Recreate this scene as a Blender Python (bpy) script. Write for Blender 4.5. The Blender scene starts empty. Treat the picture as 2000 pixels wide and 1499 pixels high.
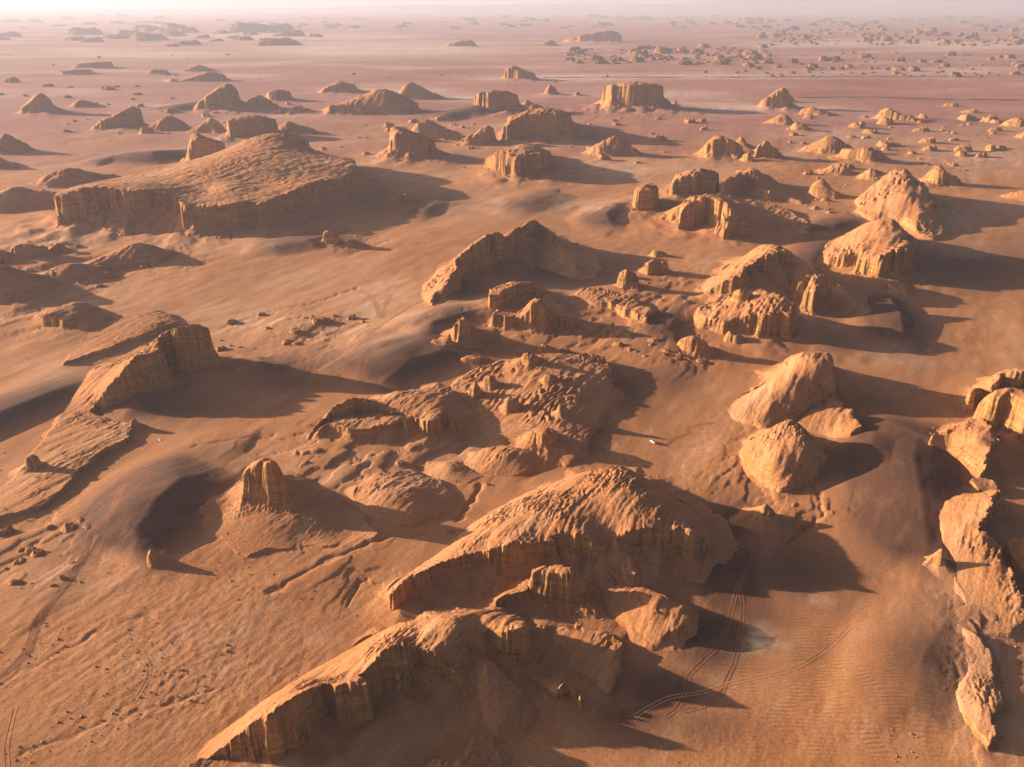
import bpy, math, random
import numpy as np

# ------------------------------------------------------------------ camera, sky, sun, exposure
scene = bpy.context.scene
CAM_H = 280.0                                   # drone altitude above the flats, metres
FOCAL = 1556.0                                  # focal length in pixels of a 2000 px wide frame
PITCH = math.atan((749.5 - 10.0) / FOCAL)       # horizon close to the top edge
SUN_ELEV = math.radians(13.2)
SHADOW_AZ = math.radians(-14.0)                 # ground direction in which shadows fall (x right, y ahead)

cam = bpy.data.cameras.new("camera")
cam.sensor_fit = 'HORIZONTAL'
cam.sensor_width = 36.0
cam.lens = FOCAL / 2000.0 * 36.0
cam.clip_start = 1.0
cam.clip_end = 150000.0
cam_ob = bpy.data.objects.new("camera", cam)
scene.collection.objects.link(cam_ob)
cam_ob.location = (0, 0, CAM_H)
cam_ob.rotation_euler = (math.pi / 2 - PITCH, 0, 0)
scene.camera = cam_ob

sun_dir = np.array([-math.cos(SHADOW_AZ) * math.cos(SUN_ELEV), -math.sin(SHADOW_AZ) * math.cos(SUN_ELEV), math.sin(SUN_ELEV)])
world = bpy.data.worlds.new("World")
scene.world = world
world.use_nodes = True
wn = world.node_tree.nodes
sky = wn.new("ShaderNodeTexSky")
sky.sky_type = 'NISHITA'
sky.sun_disc = False
sky.sun_elevation = SUN_ELEV
sky.sun_rotation = math.atan2(sun_dir[0], sun_dir[1])
sky.altitude = 300
sky.air_density = 0.45
sky.dust_density = 3.0
sky.ozone_density = 0.0
bg = wn["Background"]
world.node_tree.links.new(sky.outputs[0], bg.inputs[0])
bg.inputs[1].default_value = 0.05

sun = bpy.data.lights.new("sun", 'SUN')
sun.energy = 5.0
sun.angle = math.radians(0.5)
sun.color = (1.0, 0.80, 0.58)
sun_ob = bpy.data.objects.new("sun", sun)
scene.collection.objects.link(sun_ob)
from mathutils import Vector
sun_ob.rotation_euler = Vector(sun_dir).to_track_quat('Z', 'Y').to_euler()

scene.view_settings.view_transform = 'Standard'
scene.view_settings.look = 'None'
scene.view_settings.exposure = 1.46
scene.view_settings.gamma = 1.0
scene.cycles.max_bounces = 4
scene.cycles.diffuse_bounces = 2
scene.cycles.volume_bounces = 0

# ------------------------------------------------------------------ noise
_rng = np.random.RandomState(7)
_perm = _rng.permutation(4096)
_ang = _rng.rand(4096) * 2 * np.pi
_gx, _gy = np.cos(_ang), np.sin(_ang)

def perlin(x, y, seed=0):
    xi = np.floor(x).astype(np.int64); yi = np.floor(y).astype(np.int64)
    xf = x - xi; yf = y - yi
    u = xf * xf * xf * (xf * (xf * 6 - 15) + 10); v = yf * yf * yf * (yf * (yf * 6 - 15) + 10)
    def g(ix, iy, fx, fy):
        h = _perm[(_perm[(ix + seed * 131) & 4095] + iy) & 4095]
        return _gx[h] * fx + _gy[h] * fy
    a = g(xi, yi, xf, yf); b = g(xi + 1, yi, xf - 1, yf)
    c = g(xi, yi + 1, xf, yf - 1); d = g(xi + 1, yi + 1, xf - 1, yf - 1)
    return ((a + (b - a) * u) + ((c + (d - c) * u) - (a + (b - a) * u)) * v) * 1.5

def fbm(x, y, octv=4, seed=0, gain=0.5):
    s = 0.0; a = 1.0
    for o in range(octv):
        s = s + a * perlin(x * 2.03 ** o, y * 2.03 ** o, seed + o * 17)
        a *= gain
    return s

def ridged(x, y, octv=3, seed=0):
    s = 0.0; a = 1.0
    for o in range(octv):
        s = s + a * (1 - 2 * np.abs(perlin(x * 2.1 ** o, y * 2.1 ** o, seed + o * 13)))
        a *= 0.5
    return s / 1.75

def sstep(a, b, x):
    t = np.clip((x - a) / (b - a), 0, 1)
    return t * t * (3 - 2 * t)

# ------------------------------------------------------------------ picture <-> place
CP, SP = math.cos(PITCH), math.sin(PITCH)

def ray(px, py):
    x = px - 1000.0; y = py - 749.5
    return x, FOCAL * CP - y * SP, FOCAL * SP + y * CP      # right, ahead, down

def plane_pt(px, py, z=0.0):
    x, fw, dn = ray(px, py)
    t = (CAM_H - z) / dn
    return x * t, fw * t

def mpp_at(px, py):
    return plane_pt(px + 1, py)[0] - plane_pt(px, py)[0]

WIND = math.radians(58.0)
WC, WS = math.cos(WIND), math.sin(WIND)

# sand drifts: crest in picture points with height in metres, windward (sun) width, lee width
DUNES = [
    ([(215, 1100, 0), (262, 1040, 9), (300, 975, 14), (350, 935, 12), (430, 915, 3)], 70, 34),
    ([(690, 770, 0), (750, 742, 6), (800, 705, 9), (860, 688, 8), (950, 690, 2)], 85, 30),
    ([(795, 668, 0), (840, 640, 7), (890, 618, 8), (955, 608, 2)], 60, 24),
    ([(-120, 860, 6), (0, 795, 8), (80, 765, 8), (150, 742, 5), (210, 715, 0)], 60, 26),
    ([(1690, 572, 1), (1735, 578, 7), (1758, 606, 10), (1762, 645, 7), (1755, 690, 0)], 55, 24),
    ([(1255, 398, 1), (1205, 400, 8), (1182, 415, 10), (1195, 445, 2)], 60, 24),
    ([(1800, 1150, 0), (1805, 1060, 7), (1795, 960, 11), (1780, 890, 11), (1795, 848, 8), (1830, 828, 1)], 65, 48),
    ([(1545, 445, 0), (1580, 446, 6), (1625, 438, 8), (1668, 425, 3)], 60, 26),
    ([(170, 312, 0), (230, 303, 12), (300, 297, 18), (372, 295, 10)], 110, 50),
    ([(305, 220, 0), (340, 207, 14), (392, 200, 12)], 130, 60),
    ([(470, 494, 0), (540, 480, 7), (600, 470, 9), (655, 463, 3)], 70, 30),
    ([(840, 233, 0), (870, 223, 12), (930, 213, 12)], 120, 50),
    ([(800, 430, 1), (830, 410, 6), (850, 395, 4)], 50, 24),
    ([(1680, 930, 0), (1690, 890, 4), (1700, 860, 3), (1740, 850, 0)], 30, 16),
    ([(1260, 720, 0), (1290, 670, 5), (1310, 630, 6), (1330, 600, 2)], 45, 24),
    ([(1545, 560, 0), (1580, 510, 6), (1600, 480, 6), (1620, 460, 2)], 50, 26),
    ([(620, 765, 0), (680, 722, 5), (740, 692, 5), (800, 660, 3)], 70, 40),
    ([(480, 762, 0), (540, 722, 5), (600, 700, 3)], 60, 30),
    ([(960, 420, 0), (1020, 400, 6), (1080, 380, 4)], 80, 40),
    ([(1905, 1180, 0), (1850, 1210, 3), (1800, 1290, 5), (1780, 1380, 3), (1790, 1450, 0)], 40, 30),
]
_dunes = []
for pts, wl, wr in DUNES:
    w = np.array([(*plane_pt(p[0], p[1], p[2]), p[2]) for p in pts])
    _dunes.append((w, wl, wr))

def seg_near(X, Y, pts, closed=False):
    """distance to a polyline, nearest point, interpolated columns, side"""
    n = len(pts); m = n if closed else n - 1
    best = np.full(X.shape, 1e30); bx = np.zeros_like(X); by = np.zeros_like(X)
    side = np.zeros_like(X); val = np.zeros_like(X); wsum = np.zeros_like(X)
    for i in range(m):
        a = pts[i]; b = pts[(i + 1) % n]
        ex, ey = b[0] - a[0], b[1] - a[1]
        t = np.clip(((X - a[0]) * ex + (Y - a[1]) * ey) / (ex * ex + ey * ey + 1e-9), 0, 1)
        qx = a[0] + t * ex; qy = a[1] + t * ey
        d = (X - qx) ** 2 + (Y - qy) ** 2
        k = d < best
        best = np.where(k, d, best); bx = np.where(k, qx, bx); by = np.where(k, qy, by)
        side = np.where(k, ex * (Y - a[1]) - ey * (X - a[0]), side)
        w = 1.0 / (d + 9.0) ** 2.5 * math.hypot(ex, ey)
        val = val + w * (a[2] + t * (b[2] - a[2])); wsum = wsum + w
    return np.sqrt(best), bx, by, side, val / wsum

def to_pic(X, Y, Zv):
    dz = CAM_H - Zv
    fw = np.maximum(Y * CP + dz * SP, 1e-3)
    return 1000 + FOCAL * X / fw, 749.5 + FOCAL * (-Y * SP + dz * CP) / fw

def blob(PX, PY, lst):
    o = np.zeros_like(PX)
    for cx, cy, rx, ry, s in lst:
        d = ((PX - cx) / rx) ** 2 + ((PY - cy) / ry) ** 2
        o = np.maximum(o, s * np.exp(-d * 0.9))
    return o

# areas of low ledges and benches on the flats: picture centre, half sizes, step height in metres
BENCH = [(110, 520, 130, 60, 3), (60, 600, 110, 60, 2.5), (300, 500, 130, 30, 2.2), (590, 645, 120, 40, 1.8), (60, 1060, 150, 80, 1.8), (560, 1040, 160, 40, 2.2), (680, 900, 170, 50, 3.2), (850, 880, 130, 40, 2.8), (1000, 880, 130, 40, 2.4),
         (1150, 640, 130, 50, 2.6), (1290, 590, 100, 60, 2.4), (1340, 690, 70, 40, 2.4), (1480, 930, 110, 90, 1.4), (1640, 285, 290, 60, 4.5), (1500, 240, 130, 30, 3.5), (1850, 330, 160, 60, 3), (1110, 1250, 130, 60, 2.8), (690, 1120, 80, 60, 1.2),
         (800, 390, 80, 30, 2.4), (690, 480, 80, 20, 1.8), (330, 245, 320, 40, 5), (100, 345, 160, 40, 5), (850, 275, 130, 30, 5), (1180, 250, 160, 40, 5), (1400, 300, 110, 30, 5), (1920, 1270, 60, 220, 1.7), (1560, 1010, 110, 40, 1.8), (1700, 560, 90, 30, 2),
         (1000, 1180, 120, 30, 2), (1260, 1200, 80, 50, 1.6), (330, 700, 150, 30, 1.5), (1700, 250, 200, 30, 5), (1000, 640, 150, 40, 1.6), (1020, 340, 120, 20, 3)]
GULLIES = [([(520, 1165), (585, 1125), (640, 1097), (740, 1052), (860, 1038)], 2.2, 1.0), ([(895, 1010), (912, 985), (928, 968), (938, 945)], 2.6, 1.4), ([(1590, 950), (1606, 985), (1603, 1012), (1570, 1040), (1540, 1060)], 2.2, 1.1),
           ([(1895, 1228), (1915, 1255), (1935, 1290), (1942, 1330)], 2.2, 1.2), ([(680, 1180), (690, 1150), (705, 1130)], 1.8, .8), ([(0, 1345), (60, 1310), (150, 1260), (290, 1210)], 2.0, .35), ([(40, 1480), (120, 1450), (260, 1400), (420, 1350)], 2.0, .35),
           ([(430, 640), (520, 610), (620, 590), (700, 560)], 3, 1.0), ([(380, 880), (500, 860), (600, 870)], 2.2, .7), ([(1170, 860), (1190, 880), (1230, 900)], 2, .6)]
_gul = [(np.array([(*plane_pt(*q), 0.0) for q in pts]), w, d) for pts, w, d in GULLIES]

def ground(X, Y, mask=False):
    X = np.asarray(X, float); Y = np.asarray(Y, float)
    R = np.hypot(X, Y)
    near = 1 - sstep(1800, 3200, R)
    wx = (X * WC + Y * WS); wy = (-X * WS + Y * WC)
    z = 3.6 * near * fbm(wx / 480, wy / 260, 2, 3) + 0.45 * near * fbm(wx / 110, wy / 50, 3, 5)
    z = z + 0.14 * near * fbm(wx / 22, wy / 11, 3, 8) * (0.4 + np.clip(fbm(X / 160, Y / 160, 2, 31) + 0.4, 0, 1.2))
    px, py = to_pic(X, Y, 0.0)
    bm = blob(px, py, BENCH) * (1 - 0.85 * sstep(1000, 1600, R))
    big = 1 + sstep(1200, 2200, R)
    tq = fbm(wx / (105 * big), wy / (44 * big), 4, 9) * 2.3 + 0.16 * fbm(X / (8 * big), Y / (8 * big), 2, 12)
    tf = tq - np.floor(tq)
    z = z + bm * (0.62 * (np.floor(tq) + sstep(0.0, 0.16, tf)) + 0.25 * tf) * np.where(bm > 0.05, 1, 0)
    for w, wd, dp in _gul:
        k = (X > w[:, 0].min() - 9) & (X < w[:, 0].max() + 9) & (Y > w[:, 1].min() - 9) & (Y < w[:, 1].max() + 9)
        if k.any():
            x, y = X[k], Y[k]
            d = seg_near(x + 3.0 * perlin(x / 9, y / 9, 33), y + 3.0 * perlin(x / 9, y / 9, 34), w)[0]
            z[k] = z[k] - dp * np.exp(-(d / (wd * 0.6)) ** 2)
    dm = np.zeros_like(z)
    for w, wl, wr in _dunes:
        pad = max(wl, wr) + 10
        k = (X > w[:, 0].min() - pad) & (X < w[:, 0].max() + pad) & (Y > w[:, 1].min() - pad) & (Y < w[:, 1].max() + pad)
        if not k.any():
            continue
        x, y = X[k], Y[k]
        d, bx, by, side, h = seg_near(x, y, w)
        # lee side is the one that looks away from the sun
        away = (x - bx) * math.cos(SHADOW_AZ) + (y - by) * math.sin(SHADOW_AZ)
        s = sstep(-6, 6, away)
        ww = wl * (1 - s) + wr * s
        u = np.clip(d / ww, 0, 1)
        prof = (1 - u * u) ** 2 * (1 - s) + s * (1 - u) ** 1.25 * (1 + 0.6 * u)
        z[k] = z[k] + h * np.clip(prof, 0, 1.0)
        dm[k] = np.maximum(dm[k], np.clip(h * prof / 5.0, 0, 1))
    return (z, dm) if mask else z

def ground_pt(px, py, surf=None):
    z = 0.0
    for _ in range(6):
        x, y = plane_pt(px, py, z)
        zz = float((surf or ground)(np.array([x]), np.array([y]))[0])
        z = 0.4 * z + 0.6 * zz
    return x, y, z

# ------------------------------------------------------------------ materials
def nodes_of(name):
    m = bpy.data.materials.new(name); m.use_nodes = True
    return m, m.node_tree.nodes, m.node_tree.links, m.node_tree.nodes["Principled BSDF"]

def earth(name, is_ground, tint=None):
    m, N, L, P = nodes_of(name)
    P.inputs["Roughness"].default_value = 0.92
    P.inputs["Specular IOR Level"].default_value = 0.12
    geo = N.new("ShaderNodeNewGeometry")
    def vmap(scale, rot=0.0):
        mp = N.new("ShaderNodeMapping"); mp.vector_type = 'TEXTURE' if False else 'POINT'
        mp.inputs["Rotation"].default_value = (0, 0, -rot)
        mp.inputs["Scale"].default_value = scale
        if rot:
            r = N.new("ShaderNodeVectorRotate"); r.rotation_type = 'Z_AXIS'; r.inputs["Angle"].default_value = -rot
            L.new(geo.outputs["Position"], r.inputs["Vector"])
            mp.inputs["Rotation"].default_value = (0, 0, 0)
            L.new(r.outputs[0], mp.inputs[0])
        else:
            L.new(geo.outputs["Position"], mp.inputs[0])
        return mp.outputs[0]
    def noise(vec, scale=1.0, detail=4, rough=0.55):
        n = N.new("ShaderNodeTexNoise"); n.inputs["Scale"].default_value = scale
        n.inputs["Detail"].default_value = detail; n.inputs["Roughness"].default_value = rough
        L.new(vec, n.inputs["Vector"]); return n.outputs["Fac"]
    def ramp(fac, stops):
        r = N.new("ShaderNodeValToRGB"); cr = r.color_ramp
        while len(cr.elements) < len(stops): cr.elements.new(0.5)
        for e, (p, c) in zip(cr.elements, stops):
            e.position = p; e.color = (*c, 1) if len(c) == 3 else c
        L.new(fac, r.inputs[0]); return r.outputs[0]
    def mix(f, a, b, kind='MIX'):
        x = N.new("ShaderNodeMix"); x.data_type = 'RGBA'; x.blend_type = kind
        if isinstance(f, float): x.inputs[0].default_value = f
        else: L.new(f, x.inputs[0])
        for i, c in ((6, a), (7, b)):
            if isinstance(c, tuple): x.inputs[i].default_value = (*c, 1)
            else: L.new(c, x.inputs[i])
        return x.outputs[2]
    def mth(op, a, b=None, clamp=False):
        x = N.new("ShaderNodeMath"); x.operation = op; x.use_clamp = clamp
        for i, c in enumerate((a, b)):
            if c is None: continue
            if isinstance(c, (int, float)): x.inputs[i].default_value = c
            else: L.new(c, x.inputs[i])
        return x.outputs[0]
    # sand: broad drifts of colour, elongated with the wind, plus mottling
    big = noise(vmap((0.004, 0.011, 0.004), WIND), 1, 4)
    med = noise(vmap((0.03, 0.09, 0.05), WIND), 1, 5, 0.6)
    fine = noise(vmap((0.9, 0.9, 0.9)), 1, 5, 0.65)
    sand = ramp(big, [(0.28, (0.29, 0.118, 0.048)), (0.45, (0.405, 0.176, 0.074)), (0.58, (0.45, 0.212, 0.098)), (0.72, (0.56, 0.325, 0.195))])
    sand = mix(0.5, sand, ramp(med, [(0.30, (0.30, 0.122, 0.048)), (0.52, (0.425, 0.190, 0.082)), (0.72, (0.53, 0.290, 0.155))]))
    grain = ramp(fine, [(0.28, (0.66, 0.64, 0.62)), (0.5, (1, 1, 1)), (0.74, (1.22, 1.22, 1.22))])
    # rock: bedded cliffs with vertical stains
    bed = noise(vmap((0.03, 0.03, 0.55)), 1, 6, 0.65)
    streak = noise(vmap((0.55, 0.55, 0.03)), 1, 4, 0.6)
    rock = ramp(bed, [(0.30, (0.285, 0.132, 0.047)), (0.5, (0.42, 0.212, 0.080)), (0.7, (0.53, 0.300, 0.125))])
    rock = mix(1.0, rock, ramp(streak, [(0.32, (0.62, 0.58, 0.55)), (0.5, (1, 1, 1)), (0.7, (1.1, 1.1, 1.1))]), 'MULTIPLY')
    sx = N.new("ShaderNodeSeparateXYZ"); L.new(geo.outputs["Normal"], sx.inputs[0])
    slope = mth('ADD', sx.outputs[2], mth('MULTIPLY', mth('SUBTRACT', med, 0.5), 0.35))
    steep = ramp(slope, [(0.55, (1, 1, 1)), (0.78, (0, 0, 0))])
    if is_ground:
        at = N.new("ShaderNodeAttribute"); at.attribute_name = "pale"
        dk = N.new("ShaderNodeAttribute"); dk.attribute_name = "plain"
        brk = noise(vmap((0.02, 0.07, 0.02), WIND), 1, 6, 0.7)
        pf = mth('MULTIPLY', at.outputs["Fac"], ramp(brk, [(0.36, (0, 0, 0)), (0.60, (1, 1, 1))]))
        plain = noise(vmap((0.0012, 0.0022, 0.001)), 1, 6, 0.6)
        plc = ramp(plain, [(0.32, (0.28, 0.115, 0.092)), (0.52, (0.36, 0.170, 0.130)), (0.68, (0.52, 0.33, 0.26))])
        sand = mix(dk.outputs["Fac"], sand, plc)
        gs = N.new("ShaderNodeAttribute"); gs.attribute_name = "grey"
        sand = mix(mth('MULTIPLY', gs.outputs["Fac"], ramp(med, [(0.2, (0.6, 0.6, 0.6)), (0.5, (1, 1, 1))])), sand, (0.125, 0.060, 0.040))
        sand = mix(pf, sand, mix(dk.outputs["Fac"], (0.58, 0.37, 0.245), (0.66, 0.50, 0.41)))
    col = mix(steep, sand, rock)
    col = mix(1.0, col, grain, 'MULTIPLY')
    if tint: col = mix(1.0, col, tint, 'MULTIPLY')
    L.new(col, P.inputs["Base Color"])
    # relief
    b1 = noise(vmap((0.20, 0.60, 0.5) if not is_ground else (0.55, 1.1, 0.8), WIND), 1, 7, 0.7)
    b2 = noise(vmap((0.55, 0.55, 0.08)), 1, 7, 0.68)
    h_s = mth('MULTIPLY', b1, 0.8 if not is_ground else 0.55)
    h_f = mth('MULTIPLY', fine, 0.30)
    h_r = mth('ADD', mth('MULTIPLY', b2, 2.2), mth('MULTIPLY', bed, 0.3))
    mixh = N.new("ShaderNodeMix"); mixh.data_type = 'FLOAT'
    L.new(steep, mixh.inputs[0]); L.new(mth('ADD', h_s, h_f), mixh.inputs[2]); L.new(h_r, mixh.inputs[3])
    hgt = mixh.outputs[0]
    if is_ground:
        rg = N.new("ShaderNodeAttribute"); rg.attribute_name = "rough"
        hgt = mth('MULTIPLY', hgt, mth('ADD', mth('MULTIPLY', rg.outputs["Fac"], 0.8), 0.16))
    if is_ground:
        rpl = N.new("ShaderNodeAttribute"); rpl.attribute_name = "ripple"
        wv = N.new("ShaderNodeTexWave"); wv.wave_type = 'BANDS'; wv.bands_direction = 'Y'; wv.wave_profile = 'SIN'
        wv.inputs["Scale"].default_value = 0.14; wv.inputs["Distortion"].default_value = 9.0; wv.inputs["Detail"].default_value = 2.0; wv.inputs["Detail Scale"].default_value = 0.35
        L.new(vmap((1.0, 1.0, 0.0), math.radians(-9)), wv.inputs["Vector"])
        hgt = mth('ADD', hgt, mth('MULTIPLY', mth('MULTIPLY', wv.outputs["Fac"], rpl.outputs["Fac"]), 0.34))
    bp = N.new("ShaderNodeBump"); bp.inputs["Strength"].default_value = 0.8; bp.inputs["Distance"].default_value = 1.0
    L.new(hgt, bp.inputs["Height"]); L.new(bp.outputs[0], P.inputs["Normal"])
    return m

M_GROUND = earth("desert_sand", True)
M_ROCK = earth("eroded_siltstone", False)

# ------------------------------------------------------------------ mesh helpers
def new_mesh_ob(name, verts, faces, mat, parent=None, smooth=True, normals=None):
    me = bpy.data.meshes.new(name)
    me.vertices.add(len(verts)); me.vertices.foreach_set("co", np.ascontiguousarray(verts, dtype=np.float32).ravel())
    k = faces.shape[1]
    me.loops.add(faces.size); me.loops.foreach_set("vertex_index", np.ascontiguousarray(faces, dtype=np.int32).ravel())
    me.polygons.add(len(faces))
    me.polygons.foreach_set("loop_start", np.arange(0, faces.size, k, dtype=np.int32))
    me.polygons.foreach_set("use_smooth", np.full(len(faces), smooth))
    me.update(calc_edges=True)
    if normals is not None:
        me.normals_split_custom_set_from_vertices(normals)
    me.materials.append(mat)
    ob = bpy.data.objects.new(name, me)
    scene.collection.objects.link(ob)
    if parent: ob.parent = parent
    return ob

def tag(o, label=None, category=None, group=None, kind=None):
    for k, v in (("label", label), ("category", category), ("group", group), ("kind", kind)):
        if v: o[k] = v
    return o

RIMS = []      # outlines of the bodies on the flats, for the sand banked against them
BUILT = []     # finished formations: (x0, y0, ux, uy, dx, dy, Z)

def surface(X, Y):
    X = np.asarray(X, float); Y = np.asarray(Y, float)
    z = ground(X, Y)
    for ox, oy, c, s, dx, dy, Z in BUILT:
        u = ((X - ox) * c + (Y - oy) * s) / dx
        v = (-(X - ox) * s + (Y - oy) * c) / dy
        k = (u >= 0) & (v >= 0) & (u < Z.shape[1] - 1) & (v < Z.shape[0] - 1)
        if not k.any(): continue
        uu, vv = u[k], v[k]; i = uu.astype(int); j = vv.astype(int); fu = uu - i; fv = vv - j
        q = Z[j, i] * (1 - fu) * (1 - fv) + Z[j, i + 1] * fu * (1 - fv) + Z[j + 1, i] * (1 - fu) * fv + Z[j + 1, i + 1] * fu * fv
        z[k] = np.maximum(z[k], q)
    return z

def tps_fit(P, z):
    s = max(np.ptp(P[:, 0]), np.ptp(P[:, 1])); c = P.mean(0); Q = (P - c) / s
    r2 = ((Q[:, None] - Q[None]) ** 2).sum(2)
    K = 0.5 * r2 * np.log(r2 + 1e-12) + np.eye(len(P)) * 2e-4
    A = np.zeros((len(P) + 3, len(P) + 3)); A[:len(P), :len(P)] = K
    A[:len(P), -3] = 1; A[:len(P), -2:] = Q; A[-3, :len(P)] = 1; A[-2:, :len(P)] = Q.T
    w = np.linalg.lstsq(A, np.concatenate([z, [0, 0, 0]]), rcond=None)[0]
    def f(X, Y):
        x = (X - c[0]) / s; y = (Y - c[1]) / s
        o = w[-3] + w[-2] * x + w[-1] * y
        for i in range(len(P)):
            r2 = (x - Q[i, 0]) ** 2 + (y - Q[i, 1]) ** 2
            o = o + w[i] * 0.5 * r2 * np.log(r2 + 1e-12)
        return o
    return f

def vert(px, py, zpx, cpx, b0):
    """rim point: picture position of the edge, plumb height to the base and cliff height, both in picture pixels"""
    x, fw, dn = ray(px, py)
    x2, fw2, dn2 = ray(px, py + max(zpx, 0.01))
    xr = x / fw
    t = (CAM_H - b0) / dn2
    gy = fw2 * t; gx = xr * gy
    ztop = CAM_H - dn / fw * gy
    x3, fw3, dn3 = ray(px, py + cpx)
    zft = CAM_H - dn3 / fw3 * gy
    return gx, gy, ztop, max(min(zft, ztop), b0 - 3)

FORM_TRIS = 0

def formation(name, label, category, rim, ctrl=(), on=None, group=None, world=None, cw=None, talus=34.0, wind=1.0, flute=1.0,
              rills=1.0, seed=0, cell=1.0, split=True, warp=1.0, scarps=1.0, zs=1.0, cs=None, ap=0.45, tw=1.0):
    """a rock body traced by its upper edge; cap surface through the edge heights, fluted cliffs, sand apron"""
    global FORM_TRIS
    if world is None:
        if not on:
            rim = [(a, b, z * 0.25 if (c <= 0 and z <= 6) else z, c) for a, b, z, c in rim]
            rim = [(a, b, (c + (z * zs - c) * ap if c > 5 else z * zs * 0.7) if z * zs > c else c, c) for a, b, z, c in rim]
            ctrl = [(a, b, z * (cs or 0.72)) for a, b, z in ctrl]
        mx = sum(r[0] for r in rim) / len(rim); my = sum(r[1] + r[2] for r in rim) / len(rim)
        if on:
            b0 = ground_pt(on[0], on[1], surface)[2]
        else:
            b0 = ground_pt(mx, my)[2]
        def base(px, py, zpx):
            if on: return b0
            return ground_pt(px, py + zpx)[2]
        V = np.array([vert(*r, base(r[0], r[1], r[2])) for r in rim])
        Cc = np.array([vert(c[0], c[1], c[2], 0, base(c[0], c[1], c[2]))[:3] for c in ctrl]).reshape(-1, 3)
        m = mpp_at(mx, my)
    else:
        V, Cc, b0, m = world
    sc = min(max(m / 0.42, 0.75), 2.4)
    cap = tps_fit(np.vstack([V[:, :2], Cc[:, :2]]), np.concatenate([V[:, 2], Cc[:, 2]]))
    hmax = max(V[:, 2].max(), Cc[:, 2].max() if len(Cc) else -1e9)
    if not on: RIMS.append((np.column_stack([V[:, :2], np.maximum(V[:, 2] - ground(V[:, 0], V[:, 1]), 0.0)]), max(hmax - b0, 0.5)))
    # local grid turned to face the viewer's side
    cx, cy = V[:, :2].mean(0)
    az = math.atan2(cx, cy); c, s = math.cos(-az), math.sin(-az)
    U = (V[:, 0] - cx) * c + (V[:, 1] - cy) * s; W = -(V[:, 0] - cx) * s + (V[:, 1] - cy) * c
    tb = np.maximum(V[:, 3] - b0, V[:, 3] - ground(V[:, 0], V[:, 1]))
    ext = 9 * min(max(m / 0.42, 0.75), 2.4) + max(4.0, tb.max() / math.tan(math.radians(talus)) * 1.9 + 6)
    dx = 2.0 * m * cell; dy = dx * 1.4
    u0, u1, w0, w1 = U.min() - ext, U.max() + ext, W.min() - ext, W.max() + ext
    nu = int((u1 - u0) / dx) + 2; nw = int((w1 - w0) / dy) + 2
    gu, gw = np.meshgrid(u0 + np.arange(nu) * dx, w0 + np.arange(nw) * dy)
    X = cx + gu * c - gw * s; Y = cy + gu * s + gw * c
    B = surface(X, Y) if on else ground(X, Y)
    # warped copy for an irregular outline
    qx = X + warp * (3.0 * sc * fbm(X / (26 * sc), Y / (26 * sc), 3, 40 + seed) )
    qy = Y + warp * (3.0 * sc * fbm(X / (26 * sc), Y / (26 * sc), 3, 60 + seed) )
    n = len(V)
    best = np.full(X.shape, 1e30); bx = np.zeros_like(X); by = np.zeros_like(X)
    wsum = np.zeros_like(X); zf = np.zeros_like(X); zt = np.zeros_like(X); inside = np.zeros(X.shape, bool)
    for i in range(n):
        a = V[i]; b = V[(i + 1) % n]
        ex, ey = b[0] - a[0], b[1] - a[1]
        t = np.clip(((qx - a[0]) * ex + (qy - a[1]) * ey) / (ex * ex + ey * ey + 1e-9), 0, 1)
        x = a[0] + t * ex; y = a[1] + t * ey
        d = (qx - x) ** 2 + (qy - y) ** 2
        k = d < best
        best = np.where(k, d, best); bx = np.where(k, x, bx); by = np.where(k, y, by)
        w = 1.0 / (d + 0.5) ** 2.5 * math.hypot(ex, ey)
        wsum += w; zf += w * (a[3] + t * (b[3] - a[3])); zt += w * (a[2] + t * (b[2] - a[2]))
        if abs(ey) > 1e-9:
            inside ^= ((a[1] > qy) != (b[1] > qy)) & (qx < a[0] + (qy - a[1]) / ey * ex)
    zf /= wsum; zt /= wsum
    sd = np.sqrt(best) * np.where(inside, -1, 1)
    ch = np.maximum(zt - zf, 0)                                  # local cliff height
    # vertical flutes and buttresses cut into the edge
    fl = flute * np.clip(ch / (7 * sc), 0, 1.2)
    sdf = sd + fl * sc * (2.0 * (0.5 - ridged(X / (5.6 * sc), Y / (5.6 * sc), 2, 70 + seed)) + 2.6 * fbm(X / (17 * sc), Y / (17 * sc), 2, 80 + seed) + 0.7 * fbm(X / (2.6 * sc), Y / (2.6 * sc), 2, 90 + seed))
    cwid = cw if cw else np.maximum(1.5 * dx, 0.16 * ch)
    g = np.clip(sdf / cwid, 0, 1)
    g = np.interp(g, [0, 0.16, 0.30, 0.55, 0.66, 1.0], [0, 0.10, 0.44, 0.64, 0.90, 1.0])
    # cap: wind-scoured slope
    zc = np.clip(cap(X, Y), b0 - 4, hmax + 0.06 * (hmax - b0))
    wx = X * WC + Y * WS; wy = -X * WS + Y * WC
    hh = np.clip((zc - B) / 8.0, 0, 1)
    scr = fbm(wx / (34 * sc), wy / (7.5 * sc), 4, 100 + seed)
    stp = fbm(wx / (40 * sc * tw) + 5, wy / (13 * sc * tw), 4, 120 + seed) * 2.6
    smask = 0.12 + 1.6 * sstep(-0.05, 0.55, fbm(X / (55 * sc), Y / (55 * sc), 2, 130 + seed))
    terr = (np.floor(stp) + sstep(0.0, 0.30, stp - np.floor(stp))) - stp       # little scarps
    terr = terr * smask
    zc = zc + hh * sc * (wind * 0.75 * scr + scarps * 0.95 * terr + 0.35 * fbm(X / (6 * sc), Y / (6 * sc), 3, 140 + seed))
    grv = np.clip(ridged(wx / (26 * sc) + 9, wy / (4.6 * sc), 3, 150 + seed) - 0.42, 0, 1)
    zc = zc - wind * hh * sc * 1.3 * grv * (0.2 + smask)
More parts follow.
